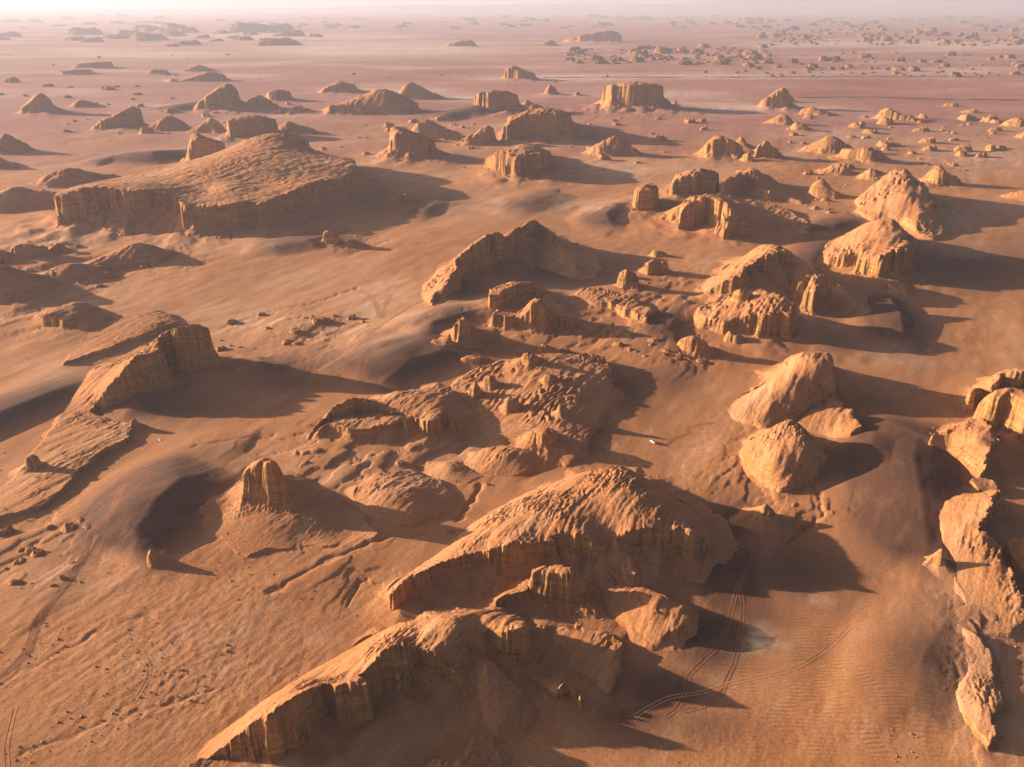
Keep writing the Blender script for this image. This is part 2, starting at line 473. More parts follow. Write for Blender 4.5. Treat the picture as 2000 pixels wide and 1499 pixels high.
    ri = perlin(bx / (3.4 * sc), by / (3.4 * sc), 160 + seed) + 0.6 * perlin(bx / (1.5 * sc), by / (1.5 * sc), 170 + seed)
    din = np.maximum(-sdf, 0)
    zc = zc - rills * sc * np.exp(-din / (9 * sc)) * np.clip(ch / 8, 0, 1) * (0.12 + 1.1 * np.clip(ri + 0.1, 0, 2))
    # apron of fallen sand
    t0 = np.maximum(zf - B, 0) * (1 + 0.22 * fbm(bx / (15 * sc), by / (15 * sc), 2, 180 + seed))
    Lq = np.maximum(t0 / math.tan(math.radians(talus)) * 1.5, 0.5)
    d = np.maximum(sdf - cwid, 0)
    v = np.clip(1 - d / Lq, 0, 1)
    tal = t0 * v ** 1.65
    rr = np.clip(t0 / 12, 0, 1) * v * (1 - v) * 4
    tal = tal - rills * rr * sc * (0.32 * np.abs(ri) + 0.3 * fbm(X / 6, Y / 6, 3, 190 + seed))
    tal = tal + 0.5 * sc * np.clip(t0 / 6, 0, 1) * v * terr * scarps
    zc = zc + B * 0
    Z = zc * (1 - g) + (B + tal) * g
    con = np.where(sdf < 0, np.maximum(Z - B, 0.0), np.maximum(Z - B, 0.0))
    Z = np.where(con < 0.05, B - 0.35, Z - 0.10)
    live = con >= 0.05
    # normals of the whole body so that its parts meet without a seam
    gz_u = np.gradient(Z, dx, axis=1); gz_w = np.gradient(Z, dy, axis=0)
    nx = -(gz_u * c - gz_w * s); ny = -(gz_u * s + gz_w * c); nl = np.sqrt(nx * nx + ny * ny + 1)
    NR = np.stack([nx / nl, ny / nl, 1 / nl], -1).reshape(-1, 3)
    BUILT.append((cx + u0 * c - w0 * s, cy + u0 * s + w0 * c, c, s, dx, dy, Z))
    idx = np.arange(nw * nu).reshape(nw, nu)
    F = np.stack([idx[:-1, :-1], idx[:-1, 1:], idx[1:, 1:], idx[1:, :-1]], -1).reshape(-1, 4)
    lf = live.reshape(-1)
    F = F[lf[F].any(1)]
    Pv = np.stack([X, Y, Z], -1).reshape(-1, 3)
    FORM_TRIS += 2 * len(F)
    sf = sdf.reshape(-1)[F].mean(1); cf = ch.reshape(-1)[F].mean(1); cwf = (cwid if not np.isscalar(cwid) else np.full(X.shape, cwid)).reshape(-1)[F].mean(1)
    zone = np.where(sf <= 0, 0, np.where((sf < cwf * 1.05) & (cf > 1.0), 1, 2))
    org = np.array([cx, cy, b0])
    def part(nm, FF, parent, o):
        used = np.unique(FF); mp = np.full(len(Pv), -1); mp[used] = np.arange(len(used))
        return new_mesh_ob(nm, Pv[used] - o, mp[FF], M_ROCK, parent, True)
    counts = [int((zone == k).sum()) for k in range(3)]
    if split and min(counts[0], len(F) - counts[0]) > 60:
        root = bpy.data.objects.new(name, None); scene.collection.objects.link(root)
        root.location = org
        for k, nm in enumerate(("cap_slope", "cliff_face", "sand_apron")):
            if counts[k] > 20:
                part(nm, F[zone == k], root, org)
    else:
        root = part(name, F, None, org); root.location = org
    tag(root, label, category, group)
    return root

def auto(name, label, category, x0, x1, ytop, yfoot, prof='mesa', peak=0.6, cf=0.6, depth=0.6, seed=0, group=None, on=None, **kw):
    """smaller body from its extent in the picture: left, right, top and front foot"""
    cxp = (x0 + x1) / 2
    surf = surface if on else None
    gx, gy, b0 = ground_pt(cxp, yfoot, surf)
    m = plane_pt(cxp + 1, yfoot, b0)[0] - plane_pt(cxp, yfoot, b0)[0]
    wid = (x1 - x0) * m; dep = wid * depth
    az = math.atan2(gx, gy); fx, fy = math.sin(az), math.cos(az); rx, ry = math.cos(az), -math.sin(az)
    mx, my = gx + fx * dep * 0.5, gy + fy * dep * 0.5
    pu = (peak - 0.5) * wid
    x, fw, dn = ray(cxp + (peak - .5) * (x1 - x0), ytop)
    hz = CAM_H - dn / fw * (my if True else 0)
    hz = max(hz, b0 + 1.0)
    h = hz - b0
    rs = np.random.RandomState(seed + int(x0) * 7 + int(ytop))
    n = 11; V = []
    for i in range(n):
        a = 2 * math.pi * (i + rs.uniform(-.25, .25)) / n
        e = 0.75
        u = math.copysign(abs(math.cos(a)) ** e, math.cos(a)) * wid * 0.5 * rs.uniform(.82, 1.02)
        w = math.copysign(abs(math.sin(a)) ** e, math.sin(a)) * dep * 0.5 * rs.uniform(.8, 1.05)
        un = min(max(u / wid + 0.5, 0.01), 0.99)
        if prof == 'mesa': hr = 0.82 + 0.18 * (1 - abs(un - peak)) - 0.1 * rs.rand()
        elif prof == 'wedge':
            hr = (un / max(peak, .05)) ** 0.55 if un < peak else 1 - 0.35 * (un - peak) / max(1 - peak, .05)
            hr = max(hr, 0.06) * rs.uniform(.9, 1.0)
        elif prof == 'cone': hr = 0.72 * (1 - 0.8 * abs(un - peak)) + 0.16 * rs.rand()
        else: hr = 0.30 * rs.rand() + 0.10               # mound
        if w > 0: hr *= 0.85
        zt = b0 + h * hr
        k = min(1, cf * 1.4) * rs.uniform(.75, 1.1) if prof != 'mound' else cf * rs.uniform(.3, 1.5)
        if w > 0: k *= 0.6
        V.append((mx + rx * u + fx * w, my + ry * u + fy * w, zt, zt - (zt - b0) * min(k, 0.95)))
    C = [(mx + rx * pu, my + ry * pu, hz)]
    if prof in ('wedge', 'cone'): C += [(mx + rx * (pu + t * wid), my + ry * (pu + t * wid), b0 + h * (0.90 if prof == 'wedge' else 0.86)) for t in (-.14, .13)]
    if prof == 'mesa': C += [(mx + rx * (pu + t * wid), my + ry * (pu + t * wid), b0 + h * 0.96) for t in (-.2, .15)]
    if prof == 'mound': C += [(mx + rx * (pu + t * wid), my + ry * (pu + t * wid), b0 + h * 0.7) for t in (-.22, .2)]
    if prof == 'pinnacle': pass
    if x1 - x0 < 34: kw.setdefault('flute', 0.4); kw.setdefault('warp', 0.5)
    return formation(name, label, category, None, world=(np.array(V), np.array(C), b0, m), on=on, seed=seed, group=group, **kw)

# ------------------------------------------------------------------ the large rock bodies, traced by their upper edges
R = 'rock_ridge'; ME = 'rock_mesa'; DO = 'rock_dome'; BU = 'rock_butte'; PI_ = 'rock_pinnacle'; SH = 'rock_shelf'; MO = 'rock_mound'; FI = 'rock_fin'; BO = 'rock_outcrop'

formation(ME, "huge whale-backed mesa with long fluted cliff along its front edge", "rock formation",
    [(112, 384, 66, 56), (140, 371, 76, 60), (200, 366, 82, 40), (245, 372, 80, 38), (280, 370, 80, 40), (296, 368, 80, 27), (318, 376, 75, 22),
     (338, 385, 70, 22), (360, 401, 62, 37), (385, 405, 60, 26), (420, 403, 60, 27), (452, 398, 62, 38), (470, 392, 62, 30), (483, 391, 60, 24), (505, 396, 58, 34), (522, 394, 58, 36),
     (546, 382, 60, 28), (581, 370, 62, 26), (600, 358, 64, 26), (630, 351, 62, 30), (665, 347, 55, 28), (686, 336, 52, 26), (692, 322, 58, 34), (683, 309, 55, 22), (655, 305, 45, 6),
     (610, 288, 60, 14), (570, 282, 50, 0), (520, 285, 45, 0), (470, 300, 36, 0), (420, 315, 26, 0), (367, 322, 22, 0), (315, 330, 18, 0), (245, 345, 18, 0), (196, 354, 22, 0), (140, 366, 36, 10)],
    [(542, 261, 102), (492, 270, 96), (590, 270, 96), (455, 290, 92), (430, 340, 88), (500, 335, 88), (570, 310, 90), (640, 318, 78), (330, 350, 78), (250, 355, 80), (470, 350, 80), (400, 375, 74), (440, 362, 88), (520, 360, 72)],
    seed=1, talus=30, cell=0.85, cs=0.72, zs=1.0, ap=.85, scarps=.45, wind=.45)

formation(R, "long sharp fin ridge with tall shaded columnar cliff, tapering down beside the rippled flat", "rock ridge",
    [(400, 640, 100, 78), (389, 634, 112, 88), (376, 633, 114, 90), (360, 636, 112, 86), (332, 646, 104, 72), (312, 658, 100, 66), (306, 680, 96, 60), (296, 691, 94, 58), (273, 690, 96, 76), (250, 708, 88, 72), (230, 733, 72, 54),
     (210, 757, 54, 38), (192, 780, 32, 20), (172, 806, 14, 5), (150, 812, 8, 0), (119, 812, 4, 0), (135, 785, 4, 0), (150, 764, 5, 0), (180, 728, 8, 0), (215, 705, 14, 0), (265, 700, 20, 0), (310, 690, 22, 0), (350, 680, 22, 0), (385, 680, 28, 10)],
    seed=2, talus=33, wind=1.4, cell=0.9)
formation(SH, "low crusted rock shelf trailing off the foot of the fin ridge", "rock shelf",
    [(172, 806, 12, 0), (225, 822, 12, 3), (264, 826, 14, 9), (250, 852, 12, 9), (196, 882, 11, 8), (154, 917, 11, 8), (122, 958, 11, 8), (70, 990, 12, 7), (-60, 1030, 10, 6), (-60, 985, 6, 0), (0, 960, 5, 0), (56, 905, 9, 5), (87, 851, 9, 4), (119, 812, 8, 0), (145, 795, 8, 0)],
    [(150, 860, 14), (90, 940, 13)], seed=3, wind=1.6)
auto(PI_, "small square rock stump at the end of the crusted shelf", "rock pinnacle", 257, 269, 819, 835, 'mesa', cf=.9, depth=.9, seed=4, split=False, flute=.3, warp=.2, on=True)
auto(PI_, "pair of short dark pillars on the sunny foot of the fin ridge", "rock pinnacle", 56, 78, 889, 918, 'mesa', cf=.85, depth=.7, seed=5, split=False, flute=.5, warp=.3, on=True)

formation(MO, "broad low rock mound carrying the lone twin-topped butte", "rock mound",
    [(398, 1005, 6, 2), (392, 985, 7, 2), (430, 965, 10, 2), (500, 945, 12, 0), (570, 935, 10, 0), (620, 950, 11, 2), (660, 975, 9, 0), (700, 1005, 7, 0), (738, 1040, 5, 2), (715, 1055, 4, 1), (680, 1048, 4, 0), (640, 1066, 5, 2), (590, 1062, 5, 0), (560, 1078, 6, 4), (520, 1072, 6, 2), (480, 1085, 5, 3), (445, 1065, 5, 0), (420, 1050, 5, 1)],
    [(515, 985, 16), (600, 1000, 14), (460, 1020, 11)], seed=6, zs=.9, cs=.9, scarps=1.8, tw=1.6, warp=1.8)
formation(BU, "lone twin-topped butte with cleft cliffs standing on the broad mound", "rock butte",
    [(478, 920, 58, 54), (490, 912, 68, 63), (503, 910, 71, 66), (508, 920, 63, 58), (516, 906, 77, 71), (524, 900, 84, 78), (536, 901, 83, 77), (545, 912, 72, 67), (552, 930, 54, 50), (545, 915, 50, 34), (524, 894, 62, 44), (492, 903, 60, 44)],
    [(530, 899, 82)], seed=7, on=(512, 988), cw=5.0, flute=.7, warp=.3, cell=.65, talus=34)

formation(MO, "rounded gullied mound between the lone butte and the great foreground ridge", "rock mound",
    [(690, 990, 6, 0), (700, 950, 12, 0), (745, 925, 16, 0), (790, 920, 16, 0), (840, 935, 14, 0), (880, 960, 8, 0), (910, 985, 5, 0), (865, 1005, 6, 3), (820, 1022, 6, 4), (775, 1025, 6, 3), (730, 1010, 6, 2)],
    [(770, 950, 32), (800, 975, 26), (740, 975, 24)], seed=8, scarps=1.3, zs=.9)
formation(MO, "small smooth mound above a thin gully", "rock mound",
    [(820, 922, 5, 0), (842, 905, 10, 0), (890, 905, 12, 0), (915, 918, 10, 3), (946, 930, 4, 0), (905, 945, 4, 0), (860, 940, 4, 0)], [(880, 908, 18)], seed=9, zs=.9)
formation(MO, "flat-topped smooth mound below the pinnacle hill", "rock mound",
    [(905, 905, 5, 0), (925, 885, 8, 0), (980, 872, 10, 0), (1030, 880, 10, 2), (1050, 905, 8, 3), (1030, 925, 6, 3), (985, 930, 5, 0), (935, 925, 5, 0)], [(985, 890, 20)], seed=10, zs=.9)

formation(R, "great foreground ridge with scooped cliff bowl and pitted sunny back", "rock ridge",
    [(757, 1166, 30, 18), (774, 1150, 45, 36), (798, 1128, 50, 32), (830, 1110, 54, 26), (874, 1092, 58, 24), (930, 1080, 64, 18), (975, 1066, 76, 28), (990, 1062, 80, 46), (1012, 1060, 80, 42), (1050, 1054, 82, 27), (1086, 1057, 84, 30), (1078, 1047, 88, 26), (1092, 1039, 92, 30),
     (1126, 1038, 94, 38), (1154, 1048, 88, 34), (1176, 1064, 75, 14), (1200, 1052, 85, 6), (1222, 1040, 94, 28), (1250, 1034, 97, 34), (1284, 1032, 94, 38), (1312, 1040, 86, 42), (1334, 1030, 90, 44), (1352, 1034, 88, 50), (1366, 1046, 70, 40), (1376, 1056, 52, 30), (1386, 1045, 32, 6),
     (1370, 1012, 26, 0), (1335, 985, 26, 0), (1300, 965, 30, 0), (1250, 938, 32, 0), (1200, 926, 30, 0), (1140, 926, 18, 0), (1090, 940, 7, 0), (1030, 962, 4, 0), (962, 998, 4, 0), (914, 1030, 4, 0), (874, 1068, 4, 0), (810, 1112, 4, 0), (760, 1152, 8, 0)],
    [(1210, 912, 97), (1182, 914, 88), (1240, 926, 94), (1170, 935, 92), (1292, 982, 88), (1260, 955, 94), (1120, 985, 88), (1040, 1015, 78), (990, 1035, 70), (920, 1058, 52), (1330, 1000, 70), (1220, 985, 96)],
    seed=11, wind=1.0, scarps=1.2, rills=1.1, talus=25, cell=0.8, cs=.9, ap=.66)
formation(BU, "castle-like butte block rising from the sand of the scooped bowl", "rock butte",
    [(1034, 1118, 52, 40), (1050, 1118, 56, 46), (1070, 1122, 56, 48), (1098, 1122, 58, 52), (1121, 1120, 58, 54), (1128, 1136, 46, 42), (1141, 1141, 42, 34), (1153, 1152, 30, 20), (1145, 1132, 30, 10), (1118, 1108, 44, 24), (1062, 1106, 44, 24), (1038, 1110, 46, 26)],
    seed=12, on=(1090, 1172), warp=.5, flute=.8, cell=.75, talus=33)
formation(FI, "low broken wall running down from the castle-like butte", "rock fin",
    [(966, 1176, 20, 16), (978, 1166, 24, 16), (992, 1160, 24, 16), (1015, 1158, 24, 16), (1030, 1152, 24, 12), (1030, 1144, 22, 6), (992, 1152, 18, 6), (962, 1168, 14, 6)],
    seed=13, on=(1000, 1184), warp=.5, flute=.5, cell=.7)
formation(SH, "low dark-streaked spur of rock at the lower right of the great foreground ridge", "rock shelf",
    [(1175, 1145, 20, 0), (1230, 1140, 30, 2), (1290, 1158, 38, 8), (1330, 1182, 40, 16), (1342, 1208, 34, 16), (1318, 1236, 24, 10), (1275, 1246, 16, 5), (1240, 1225, 16, 3), (1200, 1185, 18, 3)], [(1280, 1172, 44)], seed=14, wind=1.2, scarps=1.5, ap=.8, cs=1.0)
formation(SH, "flat rock shelf with ragged pointed edge between the two foreground ridges", "rock shelf",
    [(1040, 1240, 10, 0), (1110, 1228, 14, 0), (1180, 1235, 14, 2), (1214, 1256, 15, 10), (1208, 1285, 14, 10), (1204, 1325, 13, 10), (1192, 1354, 9, 7), (1172, 1340, 9, 6), (1130, 1316, 10, 4), (1080, 1298, 10, 2), (1045, 1280, 8, 0)], [(1130, 1270, 17)], seed=15, wind=1.5, scarps=1.6)

formation(R, "nearest knife-edged ridge with hollowed banded cliff and wide sand apron", "rock ridge",
    [(392, 1490, 8, 4), (424, 1465, 24, 14), (455, 1441, 52, 35), (497, 1410, 90, 74), (546, 1378, 116, 98), (602, 1350, 110, 86), (640, 1336, 92, 58), (656, 1340, 92, 62), (688, 1330, 100, 68), (712, 1335, 96, 62), (706, 1312, 96, 50), (730, 1288, 104, 62), (770, 1257, 122, 84), (789, 1249, 126, 88), (812, 1268, 112, 26), (874, 1290, 92, 32), (930, 1326, 60, 10),
     (950, 1310, 66, 4), (910, 1262, 98, 10), (945, 1232, 116, 14), (985, 1234, 112, 46), (1014, 1226, 110, 62), (1030, 1226, 104, 68), (1024, 1206, 88, 30), (960, 1190, 66, 6), (890, 1190, 56, 10), (840, 1205, 50, 5), (778, 1216, 40, 20), (745, 1232, 14, 0),
     (690, 1264, 6, 0), (620, 1302, 4, 0), (540, 1352, 4, 0), (470, 1402, 4, 0), (400, 1455, 4, 0), (365, 1485, 4, 0)],
    [(900, 1235, 112), (960, 1210, 100), (830, 1235, 100), (650, 1318, 60)],
    seed=16, talus=24, wind=1.2, cell=0.75, rills=1.0, zs=.95, cs=.62)
formation(FI, "dark jagged crag on the sand apron of the nearest ridge", "rock fin",
    [(1016, 1312, 14, 8), (1050, 1330, 18, 12), (1085, 1352, 20, 14), (1100, 1338, 34, 30), (1108, 1334, 38, 34), (1116, 1352, 24, 20), (1132, 1352, 28, 24), (1136, 1374, 14, 10), (1120, 1345, 16, 4), (1090, 1335, 16, 4), (1040, 1310, 12, 3)],
    seed=17, on=(1085, 1368), warp=.6, cell=.75)
formation(SH, "low ledge at the bottom of the nearest ridge's sand apron", "rock shelf",
    [(800, 1510, 16, 10), (850, 1492, 16, 12), (890, 1484, 18, 14), (914, 1470, 16, 12), (930, 1440, 10, 3), (960, 1440, 8, 0), (980, 1500, 8, 0), (940, 1540, 8, 0), (850, 1550, 8, 0)], seed=18, on=(880, 1500))
formation(SH, "low pale ledge in front of the hollowed banded cliff", "rock shelf",
    [(355, 1499, 10, 6), (372, 1480, 12, 8), (400, 1478, 12, 4), (440, 1492, 10, 5), (520, 1500, 10, 6), (560, 1496, 12, 8), (600, 1500, 10, 5), (620, 1560, 8, 0), (480, 1560, 8, 0), (360, 1540, 6, 0)], seed=19)

formation(DO, "smooth whale-backed dome with vertical right-hand cliff above the open sand", "rock dome",
    [(1427, 797, 5, 0), (1440, 818, 5, 2), (1489, 831, 7, 3), (1528, 826, 8, 3), (1560, 810, 14, 3), (1598, 788, 22, 6), (1634, 764, 34, 26), (1632, 735, 58, 48), (1628, 706, 76, 62), (1620, 694, 72, 40), (1600, 700, 52, 0), (1560, 702, 44, 0), (1520, 720, 26, 0), (1495, 748, 10, 0), (1448, 776, 4, 0)],
    [(1566, 689, 78), (1545, 696, 72), (1588, 690, 81), (1608, 686, 82), (1535, 745, 60), (1500, 792, 30), (1592, 740, 66), (1560, 775, 42)], seed=20, wind=1.3, scarps=1.6, rills=1.2, zs=1.0, cs=.76)
formation(SH, "low wrinkled rock lobe leaning on the smooth whale-backed dome", "rock shelf",
    [(1560, 824, 8, 0), (1598, 790, 20, 0), (1634, 776, 30, 18), (1652, 792, 25, 15), (1670, 812, 20, 13), (1686, 832, 13, 9), (1662, 846, 9, 4), (1610, 850, 6, 0), (1570, 842, 5, 0)], [(1625, 810, 24)], seed=21, wind=1.4)
formation(DO, "rounded ribbed dome in front of the smooth whale-backed dome", "rock dome",
    [(1438, 880, 5, 0), (1457, 915, 6, 2), (1492, 943, 8, 4), (1524, 958, 12, 7), (1573, 936, 14, 8), (1608, 912, 18, 10), (1620, 890, 24, 14), (1600, 868, 42, 24), (1583, 848, 52, 18), (1556, 836, 50, 5), (1520, 838, 34, 0), (1470, 858, 12, 0)],
    [(1541, 820, 76), (1520, 829, 62), (1558, 828, 74), (1530, 868, 62), (1512, 900, 44), (1560, 862, 66), (1580, 892, 46)], seed=22, wind=1.4, scarps=1.4, rills=1.8, cell=.8, zs=.95, cs=.78)
auto(MO, "dark crumbly low mound below the ribbed dome", "rock mound", 1448, 1520, 985, 1030, 'mound', cf=.3, depth=.7, seed=23)

formation(FI, "steep lit fin with shaded right wall at the right-hand group of slabs", "rock fin",
    [(1917, 812, 40, 26), (1927, 789, 62, 50), (1947, 772, 80, 70), (1961, 764, 86, 78), (1976, 769, 84, 78), (2005, 795, 80, 74), (2060, 830, 70, 60), (2060, 780, 50, 20), (2000, 760, 50, 20), (1960, 758, 52, 20), (1930, 778, 40, 10)], seed=24)
formation(FI, "curved dark arch-backed rock beside the steep lit fin", "rock fin",
    [(1889, 790, 24, 18), (1895, 770, 42, 34), (1906, 760, 48, 40), (1916, 755, 50, 38), (1940, 765, 40, 26), (1946, 748, 52, 40), (1955, 730, 66, 50), (1966, 726, 68, 50), (1990, 724, 70, 55), (2060, 730, 60, 40), (2060, 715, 40, 10), (1960, 722, 44, 10), (1916, 748, 36, 10), (1890, 772, 24, 8)], seed=25)
formation(SH, "tilted sunlit slab with grooved top and undercut right edge", "rock slab",
    [(1819, 866, 8, 4), (1824, 846, 22, 16), (1836, 845, 24, 14), (1855, 838, 22, 4), (1880, 822, 26, 4), (1909, 816, 40, 6), (1940, 832, 58, 44), (1953, 847, 60, 52), (1934, 868, 52, 44), (1928, 884, 46, 38), (1927, 906, 34, 28), (1913, 926, 16, 12), (1894, 925, 6, 0), (1876, 902, 5, 0), (1850, 882, 5, 0)],
    [(1910, 858, 56), (1880, 862, 34)], seed=26, wind=1.5, warp=.6, cs=.85, ap=.6)
formation(SH, "long tilted slab with pointed top corner and dark right-hand cliff", "rock slab",
    [(1836, 1010, 5, 0), (1852, 978, 9, 3), (1880, 966, 16, 4), (1910, 962, 30, 4), (1936, 953, 50, 14), (1952, 957, 62, 52), (1946, 972, 60, 54), (1936, 992, 54, 47), (1928, 1012, 46, 40), (1918, 1036, 38, 32), (1944, 1048, 32, 27), (1964, 1070, 30, 25), (1958, 1098, 26, 22), (1979, 1122, 24, 20), (1997, 1158, 22, 18), (2010, 1205, 14, 8), (1970, 1235, 7, 0), (1925, 1235, 5, 0), (1890, 1180, 4, 0), (1872, 1130, 4, 0), (1846, 1065, 4, 0)],
    [(1905, 1000, 44), (1900, 1060, 24), (1930, 1120, 18), (1880, 1010, 26)], seed=27, wind=1.3, scarps=1.3, warp=.7, cs=.8, ap=.6)
formation(SH, "broken dark block at the foot of the long tilted slab's cliff", "rock shelf",
    [(1972, 1060, 30, 22), (1990, 1050, 34, 26), (2040, 1060, 30, 20), (2060, 1140, 20, 10), (2010, 1150, 16, 10), (1995, 1110, 20, 14), (1980, 1085, 22, 16)], seed=28)
formation(SH, "small split block between the two tilted slabs", "rock shelf",
    [(1900, 938, 12, 8), (1925, 932, 16, 10), (1955, 945, 20, 14), (1950, 958, 14, 10), (1915, 960, 8, 4)], seed=29)
formation(R, "low crumbling ridge tapering to a rough blunt tip on the rippled sand", "rock ridge",
    [(1880, 1225, 4, 0), (1905, 1238, 8, 3), (1930, 1266, 10, 6), (1944, 1306, 12, 8), (1947, 1340, 14, 8), (1960, 1376, 16, 12), (1942, 1402, 18, 14), (1942, 1432, 16, 14), (1930, 1455, 12, 10), (1904, 1430, 10, 6), (1880, 1388, 8, 3), (1878, 1350, 7, 2), (1890, 1300, 6, 0), (1885, 1260, 4, 0)],
    [(1925, 1390, 22), (1920, 1340, 15)], seed=30, scarps=2.2, wind=1.6)
auto(BO, "lone rounded boulder-shaped rock beside the long tilted slab", "rock outcrop", 1808, 1841, 1070, 1108, 'mound', cf=.5, depth=.8, seed=31, rills=.3, split=False)

formation(ME, "scooped amphitheatre mesa with curved crest above the columned platform", "rock formation",
    [(1380, 570, 18, 6), (1403, 556, 38, 16), (1415, 550, 50, 24), (1436, 541, 60, 29), (1454, 524, 74, 29), (1475, 510, 84, 27), (1496, 499, 92, 27), (1524, 489, 100, 25), (1545, 496, 94, 21), (1566, 506, 87, 15), (1590, 520, 80, 6), (1625, 545, 55, 4), (1660, 575, 28, 0), (1695, 600, 8, 0),
     (1680, 575, 10, 0), (1640, 555, 20, 0), (1595, 527, 45, 0), (1545, 505, 45, 0), (1505, 496, 42, 0), (1470, 500, 34, 0), (1430, 518, 16, 0), (1400, 535, 8, 0), (1370, 560, 5, 0)],
    [(1506, 477, 98), (1484, 481, 84), (1524, 482, 96), (1470, 495, 72)], seed=32, talus=26, wind=1.3, zs=1, cs=.78, ap=.68)
formation(BU, "cluster of joined square towers on the right rim of the amphitheatre mesa", "rock butte",
    [(1576, 562, 44, 40), (1582, 553, 52, 46), (1588, 531, 66, 50), (1600, 530, 66, 48), (1615, 535, 62, 46), (1626, 543, 52, 40), (1622, 556, 42, 36), (1604, 560, 50, 46), (1592, 566, 46, 42)], seed=33, on=(1595, 608), warp=.5, cell=.8)
auto(PI_, "slim spire standing before the joined square towers", "rock pinnacle", 1551, 1567, 548, 594, 'mesa', cf=.9, depth=1.0, seed=34, split=False, warp=.4, flute=.5, on=True)
formation(ME, "dark columned platform below the amphitheatre mesa, deeply fluted at its right end", "rock formation",
    [(1358, 612, 15, 8), (1368, 600, 18, 4), (1392, 590, 24, 4), (1430, 578, 38, 6), (1480, 567, 54, 6), (1522, 570, 68, 16), (1545, 582, 68, 62), (1560, 604, 56, 52), (1535, 611, 55, 50), (1508, 611, 53, 46), (1478, 615, 44, 38), (1440, 621, 32, 26), (1405, 623, 26, 18), (1378, 621, 20, 11)],
    [(1480, 588, 54), (1520, 590, 64), (1440, 598, 38)], seed=35, flute=1.3, talus=33, scarps=1.4, tw=1.4, ap=1.0, cs=1.0)
auto(BO, "flat-topped block on the columned platform beside a twin block", "rock outcrop", 1432, 1458, 564, 590, 'mesa', cf=.9, depth=.7, seed=36, split=False, on=True)
auto(BO, "wide flat-topped block on the columned platform below the curved crest", "rock outcrop", 1462, 1500, 563, 584, 'mesa', cf=.9, depth=.5, seed=37, split=False, on=True, flute=.15, warp=.2)

formation(DO, "deeply fluted dome with drip-like columns all round its rim", "rock dome",
    [(1611, 498, 7, 2), (1617, 508, 14, 8), (1634, 500, 26, 17), (1660, 492, 40, 27), (1685, 496, 48, 32), (1699, 504, 50, 32), (1722, 498, 60, 40), (1742, 490, 66, 46), (1760, 482, 66, 47), (1775, 470, 60, 44), (1770, 454, 52, 28), (1750, 447, 44, 0), (1720, 440, 40, 0), (1685, 447, 26, 0), (1650, 460, 15, 0), (1622, 478, 7, 0)],
    [(1730, 428, 84), (1708, 431, 74), (1750, 431, 84), (1688, 438, 58), (1700, 455, 66), (1742, 455, 78)], seed=38, ap=.6, flute=1.7, rills=1.7, wind=1.1, talus=30, zs=1.0, cs=.76)
formation(DO, "tall rounded dome with streaked flanks behind the deeply fluted dome", "rock dome",
    [(1676, 386, 6, 0), (1682, 414, 10, 4), (1705, 424, 14, 6), (1730, 426, 16, 7), (1758, 428, 22, 9), (1790, 448, 16, 4), (1818, 462, 9, 0), (1843, 452, 9, 0), (1834, 420, 28, 10), (1824, 398, 46, 24), (1816, 382, 50, 26), (1795, 364, 44, 0), (1765, 352, 44, 0), (1735, 357, 28, 0), (1700, 373, 9, 0)],
    [(1757, 331, 88), (1738, 339, 72), (1776, 337, 86), (1797, 357, 72), (1730, 380, 50), (1770, 380, 68), (1800, 386, 58), (1790, 420, 40), (1700, 400, 24), (1750, 415, 28)], seed=39, wind=1.1, rills=1.2, scarps=.9, zs=1.0, cs=.68)
formation(SH, "small broken ledge at the foot of the deeply fluted dome", "rock shelf",
    [(1660, 532, 8, 5), (1695, 538, 9, 6), (1712, 545, 12, 10), (1730, 548, 12, 10), (1740, 560, 10, 5), (1773, 568, 8, 5), (1765, 555, 6, 0), (1730, 538, 8, 0), (1690, 528, 6, 0)], seed=40, on=(1710, 556))

formation(ME, "sunlit mesa with rugged golden cliff facing the pale flats", "rock formation",
    [(1328, 414, 40, 38), (1342, 396, 54, 50), (1370, 387, 63, 52), (1395, 390, 65, 50), (1424, 404, 60, 42), (1422, 436, 34, 28), (1440, 436, 32, 26), (1470, 442, 24, 15), (1490, 450, 17, 8), (1530, 458, 8, 0), (1580, 455, 5, 0), (1575, 432, 8, 0), (1530, 405, 16, 0), (1480, 392, 22, 0), (1430, 384, 30, 0), (1390, 380, 38, 0), (1350, 388, 40, 6)],
    [(1402, 383, 54), (1450, 408, 32), (1500, 430, 14)], seed=41, flute=1.6, talus=31, cs=1.0, ap=1.0)
formation(ME, "stepped mesa with curved notched rim behind the sunlit golden mesa", "rock formation",
    [(1405, 376, 20, 14), (1426, 362, 30, 24), (1434, 342, 46, 28), (1452, 337, 50, 26), (1480, 352, 42, 12), (1500, 372, 30, 10), (1530, 380, 18, 6), (1560, 392, 8, 0), (1583, 393, 4, 0), (1550, 372, 11, 0), (1515, 352, 24, 12), (1505, 341, 30, 10), (1480, 339, 30, 0), (1450, 336, 35, 6)],
    [(1475, 334, 52)], seed=42, talus=31, zs=1, cs=.8)
formation(ME, "square shaded mesa block left of the stepped mesa", "rock formation",
    [(1310, 360, 30, 26), (1322, 350, 40, 36), (1345, 347, 42, 38), (1358, 346, 44, 39), (1368, 338, 50, 44), (1388, 336, 48, 42), (1395, 352, 36, 30), (1392, 336, 34, 18), (1360, 336, 36, 22), (1325, 343, 32, 22)], seed=43, warp=.6)
formation(BU, "leaning tower-like butte ringed by a curved sand drift", "rock butte",
    [(1240, 376, 44, 38), (1256, 372, 48, 42), (1270, 370, 48, 42), (1279, 368, 44, 36), (1276, 360, 44, 28), (1265, 357, 44, 28), (1250, 364, 42, 30)], [(1266, 360, 50)], seed=44, cs=.95, ap=.6, cw=4.5, warp=.5, cell=.8)

